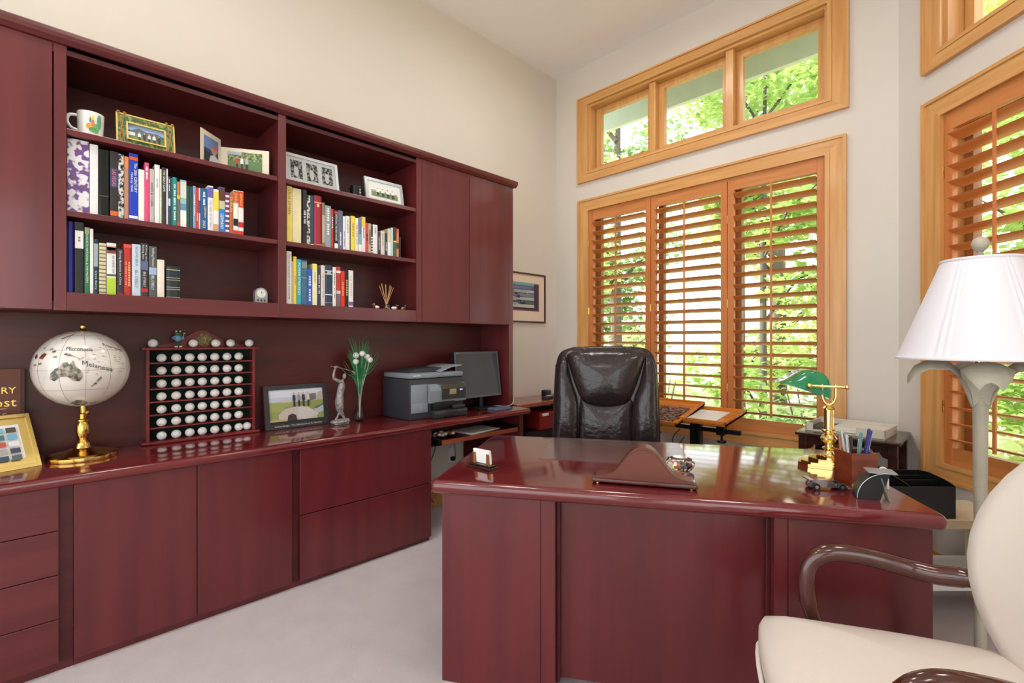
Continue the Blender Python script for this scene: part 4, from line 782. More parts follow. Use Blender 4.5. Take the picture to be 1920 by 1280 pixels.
# wall outlet and cables under the tray
bm = nb(); bx(bm, 0, .006, -.036, .036, -.058, .058, .002); t = build('outlet_plate', bm, WHITE, None); t.location = (W, 2.33, .36); t['label'] = 'white wall outlet with a black plug under the worktop'; t['category'] = 'outlet'
bm = nb(); bx(bm, .006, .035, -.016, .016, -.04, -.01, .004); build('plug', bm, BLK, t)
cb = [[(-2.9, 1.98, .59), (-2.93, 2.0, .4), (-2.95, 1.95, .3), (-2.96, 2.05, .16), (-2.94, 2.12, .05)], [(-2.9, 2.1, .59), (-2.93, 2.08, .45), (-2.95, 1.93, .3), (-2.95, 1.90, .2)], [(-2.9, 2.3, .6), (-2.92, 2.3, .5), (-2.95, 2.33, .34)], [(-2.9, 2.12, .59), (-2.95, 2.13, .42), (-2.96, 2.04, .25), (-2.95, 1.98, .14)]]
for i, c in enumerate(cb):
    bm = nb(); tube(bm, curve(c, 5), .003, 5); single('power_cable', bm, BLK, ['thin black cable reaching the carpet under the keyboard tray', 'thin black cable ending by the cream adapter box', 'thin black cable plugged in at the wall outlet', 'thin black cable crossing the others under the keyboard tray'][i], 'cable', group='cables under the keyboard tray', smooth=60)
bm = nb(); bx(bm, -.03, .03, -.04, .04, 0, .03, .006); single('cable_box', bm, P((220, 214, 200), .5), 'small cream adapter box on the carpet by the wall', 'adapter', (-2.93, 1.93, .126 - .126))
# framed print on the wall beyond the bookcase
t = thing('framed_print', 'brown framed abstract print with a cream mat on the cream wall', 'picture', (W, 3.0, 1.4)); r_ = t.location.copy()
b1 = onX(1020, 520, W); b0_ = onX(1020, 605, W); y1 = b1.y; y0 = y1 - .62; z1 = onX(1020, 517, W).z; z0 = onX(1020, 606, W).z
bm = nb(); frame(bm, y0, y1, z0, z1, W + .022, .02, .014); build('frame_border', bm, mt('brown_frame', (78, 44, 32), .35), t, w=True)
bm = nb(); plate(bm, y0 + .01, y1 - .01, z0 + .01, z1 - .01, W + .012, .01); build('mat_board', bm, mt('cream_mat', (232, 214, 196), .7), t, w=True)
ya_, yb_ = y0 + .09, y1 - .085; za_, zb_ = z0 + .105, z1 - .09; it = [((146, 84, 80), rect(0, 1, 0, 1)), ((58, 60, 84), rect(.03, .97, .04, .96))]
pl = [(120, 170, 174), (120, 120, 160), (150, 176, 176), (136, 130, 158), (170, 190, 180), (90, 96, 110), (196, 196, 180)]
for k in range(7): it.append((pl[k], rect(.04, .84, .90 - .13 * k, .96 - .13 * k + .05)))
for k in range(16): a_ = rg.uniform(.1, .75); b_ = rg.uniform(.08, .8); it.append((rg.choice(pl + [(60, 56, 76), (214, 180, 190)]), rect(a_, a_ + rg.uniform(.04, .16), b_, b_ + rg.uniform(.03, .1))))
prints('abstract_print', t, (lambda f: lambda a, b, k=0: f(a, b, k) - r_)(face(ya_, yb_, za_, zb_, W + .013)), it)
# on and under the corner table
t = thing('cordless_phone', 'black cordless phone lying on the corner table', 'phone', (-2.75, 3.2, .748), R(20))
bm = nb(); box(bm, (0, 0, .012), (.06, .16, .024), None, .008); build('handset', bm, BLK, t, 40)
bm = nb(); box(bm, (.0, .02, .0245), (.045, .06, .002)); build('keypad', bm, P((190, 190, 190), .4), t)
bm = nb(); box(bm, (-.07, .13, .03), (.07, .08, .06), None, .01); build('charger', bm, BLK, t, 40)
bm = nb(); cushion(bm, rrect(.14, .11, .03), lambda a, b, h: Vector((a, b, h)), .012, .008); single('crumpled_paper', bm, P((226, 226, 226), .7), 'crumpled white paper beside the cordless phone', 'paper', (-2.76, 3.38, .7485), smooth=60)
bm = nb(); bx(bm, -.14, .14, -.3, .3, 0, .5, .01); single('black_cabinet', bm, mt('matte_black', (12, 12, 13), .7), 'matte black storage box under the corner table', 'box', (-2.83, 3.16, 0))
t = thing('red_toolbox', 'red plastic toolbox with a white label under the corner table', 'toolbox', (-2.81, 3.2, .501))
bm = nb(); bx(bm, -.13, .13, -.19, .19, 0, .15, .012); build('body', bm, mt('red_plastic', (136, 26, 22), .4), t, 40)
bm = nb(); bx(bm, -.135, .135, -.195, .195, .1, .118, .003); build('lid_seam', bm, mt('red_plastic', (136, 26, 22), .4), t, 40)
bm = nb(); bx(bm, .13, .1325, -.16, -.08, .115, .14); build('paper_label', bm, WHITE, t)
t = thing('cloth_bag', 'slouched taupe cloth bag on the carpet under the corner table', 'bag', (-2.5, 3.05, 0))
bm = nb(); ball(bm, (0, 0, .2), .2, (.6, 1, 1), 20, 14)
for v in bm.verts: v.co += Vector((math.sin(v.co.z * 40) * .008, math.sin(v.co.x * 50) * .008, 0)); v.co.z = max(0, v.co.z)
build('sack', bm, mt('taupe_cloth', (122, 104, 96), .9), t, 80)
bm = nb(); tube(bm, curve([(.03, -.1, .37), (.06, -.05, .43), (.05, .05, .42), (.02, .1, .37)], 5), .008, 8); build('strap', bm, BLK, t, 60)
# ================= DESK
DA = Vector((-1.418, 1.031, 0)); DR = math.atan2(.531, .847); ZD = .75
def D(u, v, z=0.0): return DA + Vector((.847 * u - .531 * v, .531 * u + .847 * v, z))
t = thing('desk', 'large glossy cherry executive desk standing at an angle', 'desk', DA, DR)
bm = nb(); bx(bm, -.025, 1.568, -.005, .875, ZD - .05, ZD, .022, 5); build('desk_top', bm, CHX, t, 30)
def dp(name, u0, u1, v0, v1, z0, z1, m=CH, bev=.002):
    bm = nb(); bx(bm, u0, u1, v0, v1, z0, z1, bev); return build(name, bm, m, t)
for u0, u1 in ((.006, .424), (1.122, 1.552)): dp('pedestal', u0, u1, .052, .84, 0, ZD - .05)
dp('front_panel', .006, .372, .047, .053, .001, ZD - .051, CH, .001); dp('front_stile', .375, .424, .046, .053, .001, ZD - .051, CH, .001)
dp('front_stile', 1.122, 1.160, .046, .053, .001, ZD - .051, CH, .001); dp('front_panel', 1.163, 1.552, .047, .053, .001, ZD - .051, CH, .001)
dp('modesty_panel', .424, 1.122, .12, .14, .03, ZD - .05); dp('side_fillet', .424, .436, .09, .12, .03, ZD - .05, CHD); dp('side_fillet', 1.11, 1.122, .09, .12, .03, ZD - .05, CHD)
def on_desk(name, label, cat, u, v, rz=0.0, dz=.0005): return thing(name, label, cat, D(u, v, ZD + dz), DR + rz)
# clear desk mat
bm = nb(); prism(bm, [(x, y, 0) for x, y in rrect(.615, .46, .02, 4)], (0, 0, .0022)); o = single('desk_mat', bm, mt('clear_mat', (214, 206, 204), .12, trans=.9, ior=1.2, alpha=.45), 'clear scuffed plastic mat on the desk before the chair', 'mat', D(.615, .622, ZD + .0004), DR)
# business card holder
t = on_desk('card_holder', 'small wooden business card holder with brass posts', 'card holder', .115, .2, R(-28))
bm = nb(); bx(bm, -.062, .062, -.026, .026, 0, .010, .002); bx(bm, -.055, .055, -.02, .02, .010, .018, .003); build('base', bm, DKW, t)
for s_ in (-1, 1):
    bm = nb(); box(bm, (s_ * .036, 0, .038), (.012, .022, .042), None, .001); build('post', bm, wood('brass_walnut', (150, 96, 44), (110, 66, 30), .3, 'z'), t)
    bm = nb(); box(bm, (s_ * .0425, 0, .038), (.0015, .02, .04)); build('brass_plate', bm, BRASS, t)
bm = nb(); box(bm, (0, 0, .046), (.088, .010, .052), Matrix.Rotation(R(6), 3, 'X')); build('business_cards', bm, WHITE, t)
# mantel clock seen from the back
t = on_desk('mantel_clock', 'wooden hat shaped mantel clock with its plain back showing', 'clock', .725, .115, R(-3))
pr = [(-.165, .018)] + [(x_, .018 + .012 + .105 * math.exp(-(abs(x_) / .078) ** 2.6)) for x_ in [-.16 + .01 * k for k in range(33)]] + [(.165, .018)]
bm = nb(); prism(bm, [(x_, -.03, z) for x_, z in pr], (0, .062, 0)); build('case', bm, wood('clock_wood', (98, 44, 27), (80, 34, 21), .4, 'x', .1, .7, 0), t, 35)
bm = nb(); prism(bm, [(x_, -.033, z * .9 + .003) for x_, z in pr], (0, .004, 0)); build('back_board', bm, wood('clock_back', (100, 43, 27), (86, 35, 22), .45, 'x', .1, .5), t)
bm = nb(); bx(bm, -.175, .175, -.04, .04, .006, .02, .004, 3); build('plinth', bm, wood('clock_plinth', (84, 32, 24), (62, 22, 18), .25, 'x', .3), t, 35)
for a in (-.155, .155):
    for b in (-.03, .03):
        bm = nb(); lathe(bm, [(.006, 0), (.007, .003), (.005, .007)], 12, (a, b, 0)); build('foot', bm, BRASS, t)
bm = nb(); lathe(bm, [(.045, 0), (.045, .006), (.041, .006), (.041, .003)], 32, M=Matrix.Translation((0, .032, .078)) @ Matrix.Rotation(R(-90), 4, 'X')); build('bezel', bm, BRASS, t, 35)
# crystal bowl paperweight
t = on_desk('crystal_paperweight', 'faceted clear crystal paperweight behind the mantel clock', 'paperweight', .87, .33)
bm = nb(); lathe(bm, [(.034, 0), (.05, .012), (.055, .03), (.047, .046), (.03, .052), (.001, .05)], 9); build('crystal', bm, mt('crystal', (255, 255, 255), .0, trans=1, ior=1.5), t)
bm = nb(); lathe(bm, [(.028, .0522), (.028, .0535), (.001, .0535)], 9); build('silver_rim', bm, mt('chrome', (210, 210, 214), .1, 1), t)
# banker's lamp
t = on_desk('bankers_lamp', 'brass bankers lamp with a green glass shade', 'lamp', 1.462, .545, R(-20))
LB = mt('polished_brass', (246, 216, 140), .1, 1)
bm = nb()
def oct_(w, d, c): return [(w / 2, -d / 2 + c), (w / 2, d / 2 - c), (w / 2 - c, d / 2), (-w / 2 + c, d / 2), (-w / 2, d / 2 - c), (-w / 2, -d / 2 + c), (-w / 2 + c, -d / 2), (w / 2 - c, -d / 2)]
for w_, d_, z0, z1 in ((.21, .17, 0, .014), (.19, .152, .014, .02), (.14, .12, .02, .032), (.085, .085, .032, .04)): prism(bm, [(x, y, z0) for x, y in oct_(w_, d_, .035)], (0, 0, z1 - z0))
build('base', bm, LB, t)
bm = nb(); lathe(bm, [(.03, .04), (.018, .05), (.014, .06), (.024, .07), (.014, .078), (.013, .085), (.026, .10), (.03, .11), (.022, .122), (.014, .128), (.024, .136), (.024, .142), (.018, .146), (.018, .225), (.022, .23), (.014, .238)], 24); build('column', bm, LB, t, 35)
vr = Vector((.98, .2, 0)); va = Vector((-.2, .98, 0)); lc = t.location.copy()   # across and along the line of sight over the desk
def lw(r, a, z): return lc + vr * r + va * a + Vector((0, 0, z))
bm = nb(); tube(bm, curve([lw(-.022, 0, .325), lw(-.023, 0, .285), lw(-.016, 0, .255), lw(0, 0, .244), lw(.016, 0, .255), lw(.023, 0, .285), lw(.022, 0, .325)], 5), .0055, 8); build('yoke', bm, LB, t, 60, w=True)
bm = nb(); tube(bm, [lw(.056, -.0, .316), lw(-.066, -.02, .318)], .0055, 8); ball(bm, lw(.06, 0, .316), .009, u=12, v=8); ball(bm, lw(-.066, -.024, .318), .012, u=12, v=8); build('pivot_rod', bm, LB, t, 60, w=True)
# shade: trough with a flared lip, one closed end towards the viewer
prof = [(.052, -.05), (.058, -.02), (.052, .016), (.034, .042), (.004, .054), (-.028, .048), (-.056, .03), (-.082, .012), (-.108, .004)]
an = R(14); axd = va * math.cos(an) - vr * math.sin(an); ped = vr * math.cos(an) + va * math.sin(an); A0 = lw(-.05, -.012, .318); prof3 = curve([(a, b, 0) for a, b in prof], 3)
bm = nb(); rows_ = [ring(bm, [A0 + axd * s_ + ped * (q.x * sc * 1.1) + Vector((0, 0, q.y * sc * 1.1)) for q in prof3]) for s_, sc in ((.0, .86), (.01, 1.0), (.2, 1.0), (.21, .86))]
for a, b in zip(rows_, rows_[1:]):
    for i in range(len(a) - 1): bm.faces.new((a[i], a[i + 1], b[i + 1], b[i]))
for r_ in (rows_[0], rows_[-1]):
    bm.faces.new(r_)
build('glass_shade', bm, mt('green_glass', (22, 140, 88), .12, 0, 0, (6, 6, 6), (12, 116, 70), .6), t, 60, w=True)
bm = nb(); tube(bm, [A0 + axd * .05 - ped * .03 + Vector((0, 0, -.008)), A0 + axd * .17 - ped * .03 + Vector((0, 0, -.008))], .017, 12); build('bulb', bm, mt('lit_bulb', (255, 240, 210), .4, emit=2.5), t, 60, w=True)
bm = nb()
for k in range(16): ball(bm, A0 + axd * .03 + ped * -.03 + Vector((0, 0, -.04 - .0075 * k)), .002, u=6, v=4)
build('pull_chain', bm, LB, t, kind='stuff', w=True)
bm = nb(); ball(bm, A0 + axd * .03 + ped * -.03 + Vector((0, 0, -.165)), .007, u=12, v=8); build('chain_ball', bm, LB, t, 60, w=True)
# pen cup and pens
t = on_desk('pen_cup', 'square brown wooden pen cup near the desk corner', 'pen cup', 1.462, .318, R(13)); bm = nb(); PW = wood('pen_cup_wood', (128, 58, 30), (100, 42, 22), .3, 'x', .3)
for a, b, c, d in ((-.045, .045, -.045, -.038), (-.045, .045, .038, .045), (-.045, -.038, -.038, .038), (.038, .045, -.038, .038)): bx(bm, a, b, c, d, .006, .108)
build('walls', bm, PW, t); bm = nb(); bx(bm, -.046, .046, -.046, .046, 0, .006); build('cup_base', bm, BRASS, t)
cupc = t.location.copy(); cr_ = t.rotation_euler.z
for i, (x, y, dx, dy, ln, c, lb) in enumerate(((-.028, -.02, -.018, 0, .135, (206, 206, 206), 'silver pen standing in the wooden pen cup'), (-.016, .01, -.022, .01, .142, (196, 214, 206), 'pale mint pen standing in the wooden pen cup'), (-.004, -.012, .012, -.004, .14, (86, 150, 160), 'teal pen standing in the wooden pen cup'), (.0, .02, .006, .012, .122, (36, 40, 42), 'black marker standing in the wooden pen cup'), (.004, -.022, .05, 0, .15, (40, 50, 160), 'blue pen leaning in the wooden pen cup'), (.012, -.008, .052, .006, .152, (48, 56, 100), 'navy pen leaning in the wooden pen cup'), (.014, .016, .022, .012, .118, (230, 230, 230), 'white pen leaning in the wooden pen cup'), (-.03, .022, -.006, .008, .125, (200, 110, 60), 'orange pencil standing in the wooden pen cup'))):
    v = Matrix.Rotation(cr_, 3, 'Z') @ Vector((x, y, 0)); pe = thing('pen', lb, 'pen', cupc + v + Vector((0, 0, .0065)), cr_, 'pens in the wooden cup')
    dv = Vector((dx * .9, dy, ln)).normalized(); dx = max(min(dx, .036), -.02); ln *= 1.22
    dv = Vector((dx, dy, ln)).normalized()
    bm = nb(); tube(bm, [(0, 0, .004), dv * ln * .55], .0045, 8); build('barrel', bm, P(c, .3), pe, 50)
    bm = nb(); tube(bm, [dv * ln * .55, dv * ln * .97, dv * ln], [.0052, .0052, .003], 8); cpn = build('cap', bm, P(tuple(int(q * .9) for q in c), .25), pe, 50)
    bm = nb(); tube(bm, [dv * ln * .62 + Vector((0, -.007, 0)), dv * ln * .95 + Vector((0, -.007, 0))], .0014, 6); build('clip', bm, mt('chrome', (210, 210, 214), .1, 1), cpn)
# toy car
t = on_desk('toy_car', 'small silver model racing car on the desk', 'toy car', 1.325, .20, R(8)); SV = mt('silver_car', (190, 190, 196), .15, .9)
bm = nb(); prism(bm, [(-.055, -.013, .008), (.06, -.013, .008), (.062, -.013, .014), (.02, -.013, .021), (.004, -.013, .03), (-.02, -.013, .034), (-.05, -.013, .026), (-.057, -.013, .02)], (0, .026, 0)); build('body', bm, SV, t)
bm = nb(); bx(bm, -.066, -.05, -.024, .024, .032, .036); bx(bm, -.06, -.056, -.004, .004, .02, .033); build('rear_wing', bm, SV, t)
bm = nb(); bx(bm, .055, .07, -.026, .026, .008, .011); build('front_wing', bm, SV, t)
for a in (-.042, .04):
    for b in (-.025, .017):
        bm = nb(); tube(bm, [(a, b, .0115), (a, b + .009, .0115)], .0115, 16); wl = build('wheel', bm, BLK, t, 40)
        bm = nb(); tube(bm, [(a, b - .0006, .0115), (a, b + .0096, .0115)], .006, 12); build('hub', bm, SV, wl, 40)
# curved black card stand with a small mirror leaf
t = on_desk('curved_stand', 'black curved desk stand with a small glass easel plate', 'desk stand', 1.415, .135, R(-10))
pts = [(.055 - .085 * math.cos(R(k)), .085 * math.sin(R(k))) for k in range(0, 91, 9)]
bm = nb(); q = [(x, -.03, z + .002) for x, z in pts]; prism(bm, q + [(x + .003, -.03, z) for x, z in reversed([(a, b * .97) for a, b in pts])], (0, .06, 0)); build('curved_panel', bm, mt('black_leather', (26, 26, 30), .4), t, 30)
bm = nb(); prism(bm, [(-.03, -.031, 0), (.03, -.031, 0), (.055, -.031, .084)] + [(x + .003, -.031, z) for x, z in reversed(pts[1:-1])], (0, .0015, 0)); build('side_web', bm, BLK, t)
bm = nb(); tube(bm, [(x, -.031, z + .002) for x, z in pts], .0016, 6); build('silver_edge', bm, mt('brushed_silver', (170, 172, 176), .35, .7), t, 60)
bm = nb(); bx(bm, .0, .075, -.031, .031, .084, .088); build('top_flap', bm, mt('brushed_silver', (170, 172, 176), .35, .7), t)
bm = nb(); prism(bm, [(.03, -.034, .07), (.052, -.034, .0), (.056, -.034, .0), (.034, -.034, .07)], (0, .04, 0)); build('glass_plate', bm, mt('green_tint_glass', (190, 220, 206), .05, trans=.8, ior=1.4), t)
bm = nb(); bx(bm, .02, .03, -.012, .0, .002, .02, .002); build('brass_clip', bm, BRASS, t)
bm = nb(); tube(bm, curve([(-.012, 0, .0), (-.014, 0, .04), (-.008, 0, .066), (.004, 0, .07), (.014, 0, .055), (.016, 0, .0)], 5), .003, 8); single('white_cable_loop', bm, P((236, 236, 236), .4), 'white cable loop standing beside the curved stand', 'cable', D(1.508, .235, ZD + .003), DR, smooth=60)
# ================= LEATHER DESK CHAIR
t = thing('office_chair', 'dark brown leather executive chair behind the desk', 'chair', (-1.654, 2.448, 0), R(34)); TILT = .1
def cf(y0, tilt=TILT):
    return lambda a, b, h: Vector((a, y0 - h + (b - .5) * tilt, b))
def outl(pts, n=4):
    c = curve([(a, b, 0) for a, b in pts + [pts[0]]], n); return [(q.x, q.y) for q in c[:-1]]
bm = nb(); cushion(bm, outl([(-.20, 1.212), (0, 1.217), (.20, 1.212), (.275, 1.18), (.305, 1.10), (.312, .95), (.316, .75), (.318, .56), (.28, .47), (0, .455), (-.28, .47), (-.318, .56), (-.316, .75), (-.312, .95), (-.305, 1.10), (-.275, 1.18)]), cf(.09), .10, .0); build('back_shell', bm, LEA, t, 70)
bm = nb(); cushion(bm, outl([(-.2, 1.185), (0, 1.19), (.2, 1.185), (.232, 1.16), (.215, 1.08), (.17, .95), (.13, .88), (.06, .858), (-.06, .858), (-.13, .88), (-.17, .95), (-.215, 1.08), (-.232, 1.16)]), cf(.012), .05, .045, 8); build('head_pillow', bm, LEA, t, 80)
bm = nb(); cushion(bm, outl([(-.15, .9), (0, .87), (.15, .9), (.16, .8), (.158, .62), (.15, .48), (-.15, .48), (-.158, .62), (-.16, .8)]), cf(.012), .03, .03, 7); build('lumbar_pad', bm, LEA, t, 80)
for s_ in (-1, 1):
    bm = nb(); pts = [(.238, 1.15), (.275, 1.14), (.298, 1.05), (.304, .9), (.306, .7), (.302, .54), (.25, .48), (.168, .48), (.164, .7), (.165, .88), (.2, .99), (.226, 1.09)]
    cushion(bm, outl([(s_ * a, b) for a, b in (pts if s_ > 0 else pts[::-1])]), cf(.012), .05, .03, 7); build('side_bolster', bm, LEA, t, 80)
    bm = nb(); tube(bm, curve([(s_ * .304, .09, 1.1), (s_ * .313, .07, .9), (s_ * .318, .05, .7), (s_ * .318, .03, .54)], 5), .006, 8); build('piping', bm, P((40, 28, 26), .5), t, 60)
bm = nb(); cushion(bm, rrect(.56, .52, .1, 6, 0, -.22), lambda a, b, h: Vector((a, b, .40 + h)), .1, .03); build('seat', bm, LEA, t, 80)
for s_ in (-1, 1):
    bm = nb(); tube(bm, curve([(s_ * .26, -.02, .44), (s_ * .34, -.02, .5), (s_ * .345, -.08, .62), (s_ * .34, -.2, .63), (s_ * .34, -.34, .61), (s_ * .32, -.38, .5), (s_ * .26, -.34, .43)], 5), .02, 10); build('armrest', bm, BLK, t, 60)
bm = nb(); tube(bm, [(0, -.2, .08), (0, -.2, .4)], .028, 14); build('gas_lift', bm, BLKM, t, 40)
for k in range(5):
    a = R(72 * k + 18); d = Vector((math.cos(a), math.sin(a), 0)); bm = nb(); tube(bm, [Vector((0, -.2, .1)), Vector((0, -.2, .075)) + d * .3], [.03, .018], 8); build('base_arm', bm, BLK, t, 50)
    bm = nb(); c = Vector((0, -.2, .028)) + d * .3; n = d.cross(Vector((0, 0, 1))); tube(bm, [c - n * .02, c + n * .02], .028, 14); build('caster', bm, BLK, t, 40)
# ================= TRAY STAND BY THE WINDOW
t = thing('reading_stand', 'black stand with two tilted pine trays by the window', 'stand', (-1.43, 3.2, 0)); ORW = wood('tray_pine', (222, 140, 56), (204, 116, 40), .35, 'x', .3, .8)
def tray(x0, x1, y0, zf, y1, zb, name):
    bm = nb(); n = Vector((0, -(zb - zf), y1 - y0)).normalized(); P0 = [Vector((x0, y0, zf)), Vector((x1, y0, zf)), Vector((x1, y1, zb)), Vector((x0, y1, zb))]
    prism(bm, P0, -n * .012); o = build(name, bm, ORW, t, w=True)
    for a, b in ((0, 1), (1, 2), (2, 3), (3, 0)):
        d = (P0[b] - P0[a]).normalized(); side = n.cross(d); bm = nb(); hgt = .02 if (a, b) == (0, 1) else .014
        prism(bm, [P0[a] - n * .012, P0[b] - n * .012, P0[b] + n * hgt, P0[a] + n * hgt], side * .012); build('lip', bm, ORW, o, w=True)
    return o, P0, n
o, P0, n = tray(-1.93, -1.465, 2.965, .70, 3.42, .803, 'tilted_tray')
o2, P2, n2 = tray(-1.50, -1.19, 3.075, .722, 3.45, .768, 'tilted_tray')
bm = nb(); bx(bm, -1.85, -1.14, 3.185, 3.215, .648, .676, .003); build('cross_bar', bm, BLKM, t, w=True)
bm = nb(); bx(bm, -1.465, -1.395, 3.17, 3.23, .05, .71, .006); bx(bm, -1.44, -1.42, 3.15, 3.25, .3, .7, .003); build('post', bm, BLKM, t, w=True)
for x in (-1.72, -1.26):
    bm = nb(); bx(bm, x - .025, x + .025, 3.17, 3.23, .636, .71 if x < -1.5 else .728, .003); build('clamp', bm, BLKM, t, w=True)
    bm = nb(); lathe(bm, [(.008, .6), (.008, .636)], 10, (x, 3.2, 0)); lathe(bm, [(.026, .585), (.03, .592), (.026, .602), (.01, .604)], 16, (x, 3.2, 0)); build('knob', bm, BLKM, t, 40, w=True)
bm = nb(); tube(bm, curve([(-1.52, 3.15, .65), (-1.56, 3.14, .6), (-1.57, 3.14, .55), (-1.53, 3.14, .54), (-1.49, 3.15, .6)], 5), .003, 6); build('release_cable', bm, BLK, t, 60, w=True)
for dx, dy in ((.32, 0), (-.32, 0), (0, -.22), (0, .22)):
    bm = nb(); tube(bm, [(-1.43, 3.2, .06), (-1.43 + dx, 3.2 + dy, .022)], [.022, .016], 8); build('foot', bm, BLKM, t, 50, w=True)
def on_tray(P0, n, a0, a1, b0, b1, th):
    bm = nb(); f = lambda a, b: P0[0] + (P0[1] - P0[0]) * a + (P0[3] - P0[0]) * b + n * .0015
    return prism(bm, [f(a0, b0), f(a1, b0), f(a1, b1), f(a0, b1)], n * th)
c_ = P0[0] + (P0[1] - P0[0]) * .68 + (P0[3] - P0[0]) * .4
o = single('patterned_tile', on_tray(P0, n, .42, .9, .08, .68, .008), mt('black_lace_pattern', (150, 122, 104), .6, 0, 0, (60, 60, 60), (34, 28, 28), contrast=(.46, .54), detail=2), 'flat tile with a black lacy pattern on the left pine tray', 'tile')
o = single('white_papers', on_tray(P2, n2, .06, .74, .06, .8, .004), P((232, 236, 228), .3), 'glossy white sheet lying on the right pine tray', 'paper')
# ================= DARK SIDE TABLE IN THE CORNER
x0, x1, y0, y1, zt = -.80, -.35, 3.14, 3.55, .73; t = thing('side_table', 'small dark wood side table in the window corner', 'side table', ((x0 + x1) / 2, (y0 + y1) / 2, 0))
bm = nb(); bx(bm, x0 - .015, x1 + .015, y0 - .015, y1 + .01, zt - .02, zt, .006, 3); build('table_top', bm, DKW, t, w=True)
for a in (x0 + .02, x1 - .02):
    for b in (y0 + .02, y1 - .02):
        bm = nb(); bx(bm, a - .02, a + .02, b - .02, b + .02, 0, zt - .02, .002); build('leg', bm, DKW, t, w=True)
ap = [(0, 0), (1, 0), (1, -.075), (.94, -.07), (.9, -.045), (.84, -.05), (.8, -.03), (.2, -.03), (.16, -.05), (.1, -.045), (.06, -.07), (0, -.075)]
bm = nb(); prism(bm, [(x0 + .04 + (x1 - x0 - .08) * a, y0 + .012, zt - .02 + b) for a, b in ap], (0, .014, 0)); build('apron', bm, DKW, t, w=True)
bm = nb(); prism(bm, [(x1 - .026, y0 + .04 + (y1 - y0 - .08) * a, zt - .02 + b) for a, b in ap], (.014, 0, 0)); build('apron', bm, DKW, t, w=True)
bm = nb(); bx(bm, x0 + .02, x1 - .02, y0 + .02, y1 - .02, .44, .455); build('lower_shelf', bm, DKW, t, w=True)
t = thing('paper_tray', 'beige plastic letter tray on the dark side table', 'letter tray', (-.585, 3.33, zt + .0005), R(-4)); PT = mt('beige_plastic', (206, 200, 186), .5); bm = nb()
bx(bm, -.19, .19, -.13, .13, 0, .006); bx(bm, -.19, .19, .122, .13, .006, .05); bx(bm, .182, .19, -.13, .13, .006, .045); bx(bm, -.19, -.182, -.13, .13, .006, .045); bx(bm, .06, .19, -.13, -.122, .006, .045); bx(bm, -.19, -.15, -.13, -.122, .006, .045); build('tray_body', bm, PT, t)
bm = nb(); bx(bm, -.06, .178, -.118, .118, .008, .034, .004); build('paper_pad', bm, P((222, 218, 208), .7), t)
bm = nb(); bx(bm, -.178, -.065, -.1, .11, .008, .02); build('dark_folder', bm, P((70, 66, 60), .5), t)
bm = nb(); bx(bm, -.07, .07, -.09, .09, 0, .11, .004); single('grey_box', bm, mt('grey_card', (186, 184, 184), .5), 'light grey box on the side table lower shelf', 'box', (-.66, 3.29, .4555))
for k, (c, dx, lb) in enumerate((((206, 176, 110), 0, 'tan book at the bottom of the side table stack'), ((226, 206, 150), .01, 'cream book in the middle of the side table stack'), ((200, 170, 130), -.006, 'sand book on top of the side table stack'))):
    bm = nb(); bx(bm, -.09, .09, -.12, .12, 0, .004); bx(bm, -.09, .09, -.12, .12, .022, .026); bx(bm, .086, .09, -.12, .12, .004, .022); bk = single('stacked_book', bm, P(c, .6), lb, 'book', (-.47 + dx, 3.33, .4555 + .0265 * k), 0, 'books stacked under the side table')
    bm = nb(); bx(bm, -.086, .084, -.116, .116, .0045, .0215); build('page_block', bm, PAPER, bk)
t = thing('hand_weight', 'black bar with orange ends on the stacked books', 'hand weight', (-.45, 3.27, .5355), R(-20)); bm = nb(); tube(bm, [(-.05, 0, .016), (.05, 0, .016)], .011, 10); build('bar', bm, BLK, t, 50)
for s_ in (-1, 1):
    bm = nb(); ball(bm, (s_ * .058, 0, .016), .016, u=14, v=10); build('end_cap', bm, P((226, 96, 40), .4), t, 60)
# ================= LOW CREAM TABLE AND BLACK ORGANIZER BY THE SLANTED WALL
lt0 = LD(1.50, 2.12); a = R(45); t = thing('low_table', 'low cream two tier table under the slanted window', 'table', LD(1.86, 2.3), R(45)); CT = mt('cream_laminate', (226, 214, 184), .45); CTE = mt('tan_edge', (178, 160, 130), .6)
for z0, z1 in ((.425, .46), (.15, .185)):
    bm = nb(); bx(bm, -.36, .40, -.18, .10, z0, z1, .003); build('tier', bm, CT if z0 > .3 else mt('white_laminate', (232, 232, 232), .5), t)
bm = nb(); bx(bm, -.36, .40, -.184, -.18, .425, .459); build('front_edge', bm, CTE, t)
bm = nb(); bx(bm, -.36, -.33, -.17, .09, 0, .15); bx(bm, -.36, -.33, -.17, .09, .185, .425); build('end_panel', bm, CT, t)
bm = nb(); bx(bm, .385, .40, .05, .09, .185, .425); bx(bm, .385, .40, .05, .09, 0, .15); build('wall_cleat', bm, CT, t)
t = thing('desk_organizer', 'black plastic organizer with sloping compartments on the low table', 'organizer', LD(1.815, 2.22, .4605), R(45)); bm = nb()
side = [(-.08, 0), (.12, 0), (.12, .10), (.06, .125), (.0, .14), (-.08, .145)]
sp_ = [(-.16, 0), (.155, 0)]
bx(bm, -.155, .155, -.08, .12, 0, .006)
for x in (-.155, -.05, .15): prism(bm, [(x, y, z + .001) for y, z in ((-.08, 0), (.12, 0), (.12, .165), (.06, .17), (-.02, .16), (-.06, .15), (-.08, .142))], (.005, 0, 0))
bx(bm, -.155, .155, .115, .12, .006, .165); bx(bm, -.155, .155, -.08, -.075, .006, .142); bx(bm, -.155, .155, .0, .005, .006, .15); bx(bm, -.155, .155, .06, .065, .006, .155); build('compartments', bm, mt('organizer_black', (20, 22, 24), .35), t)
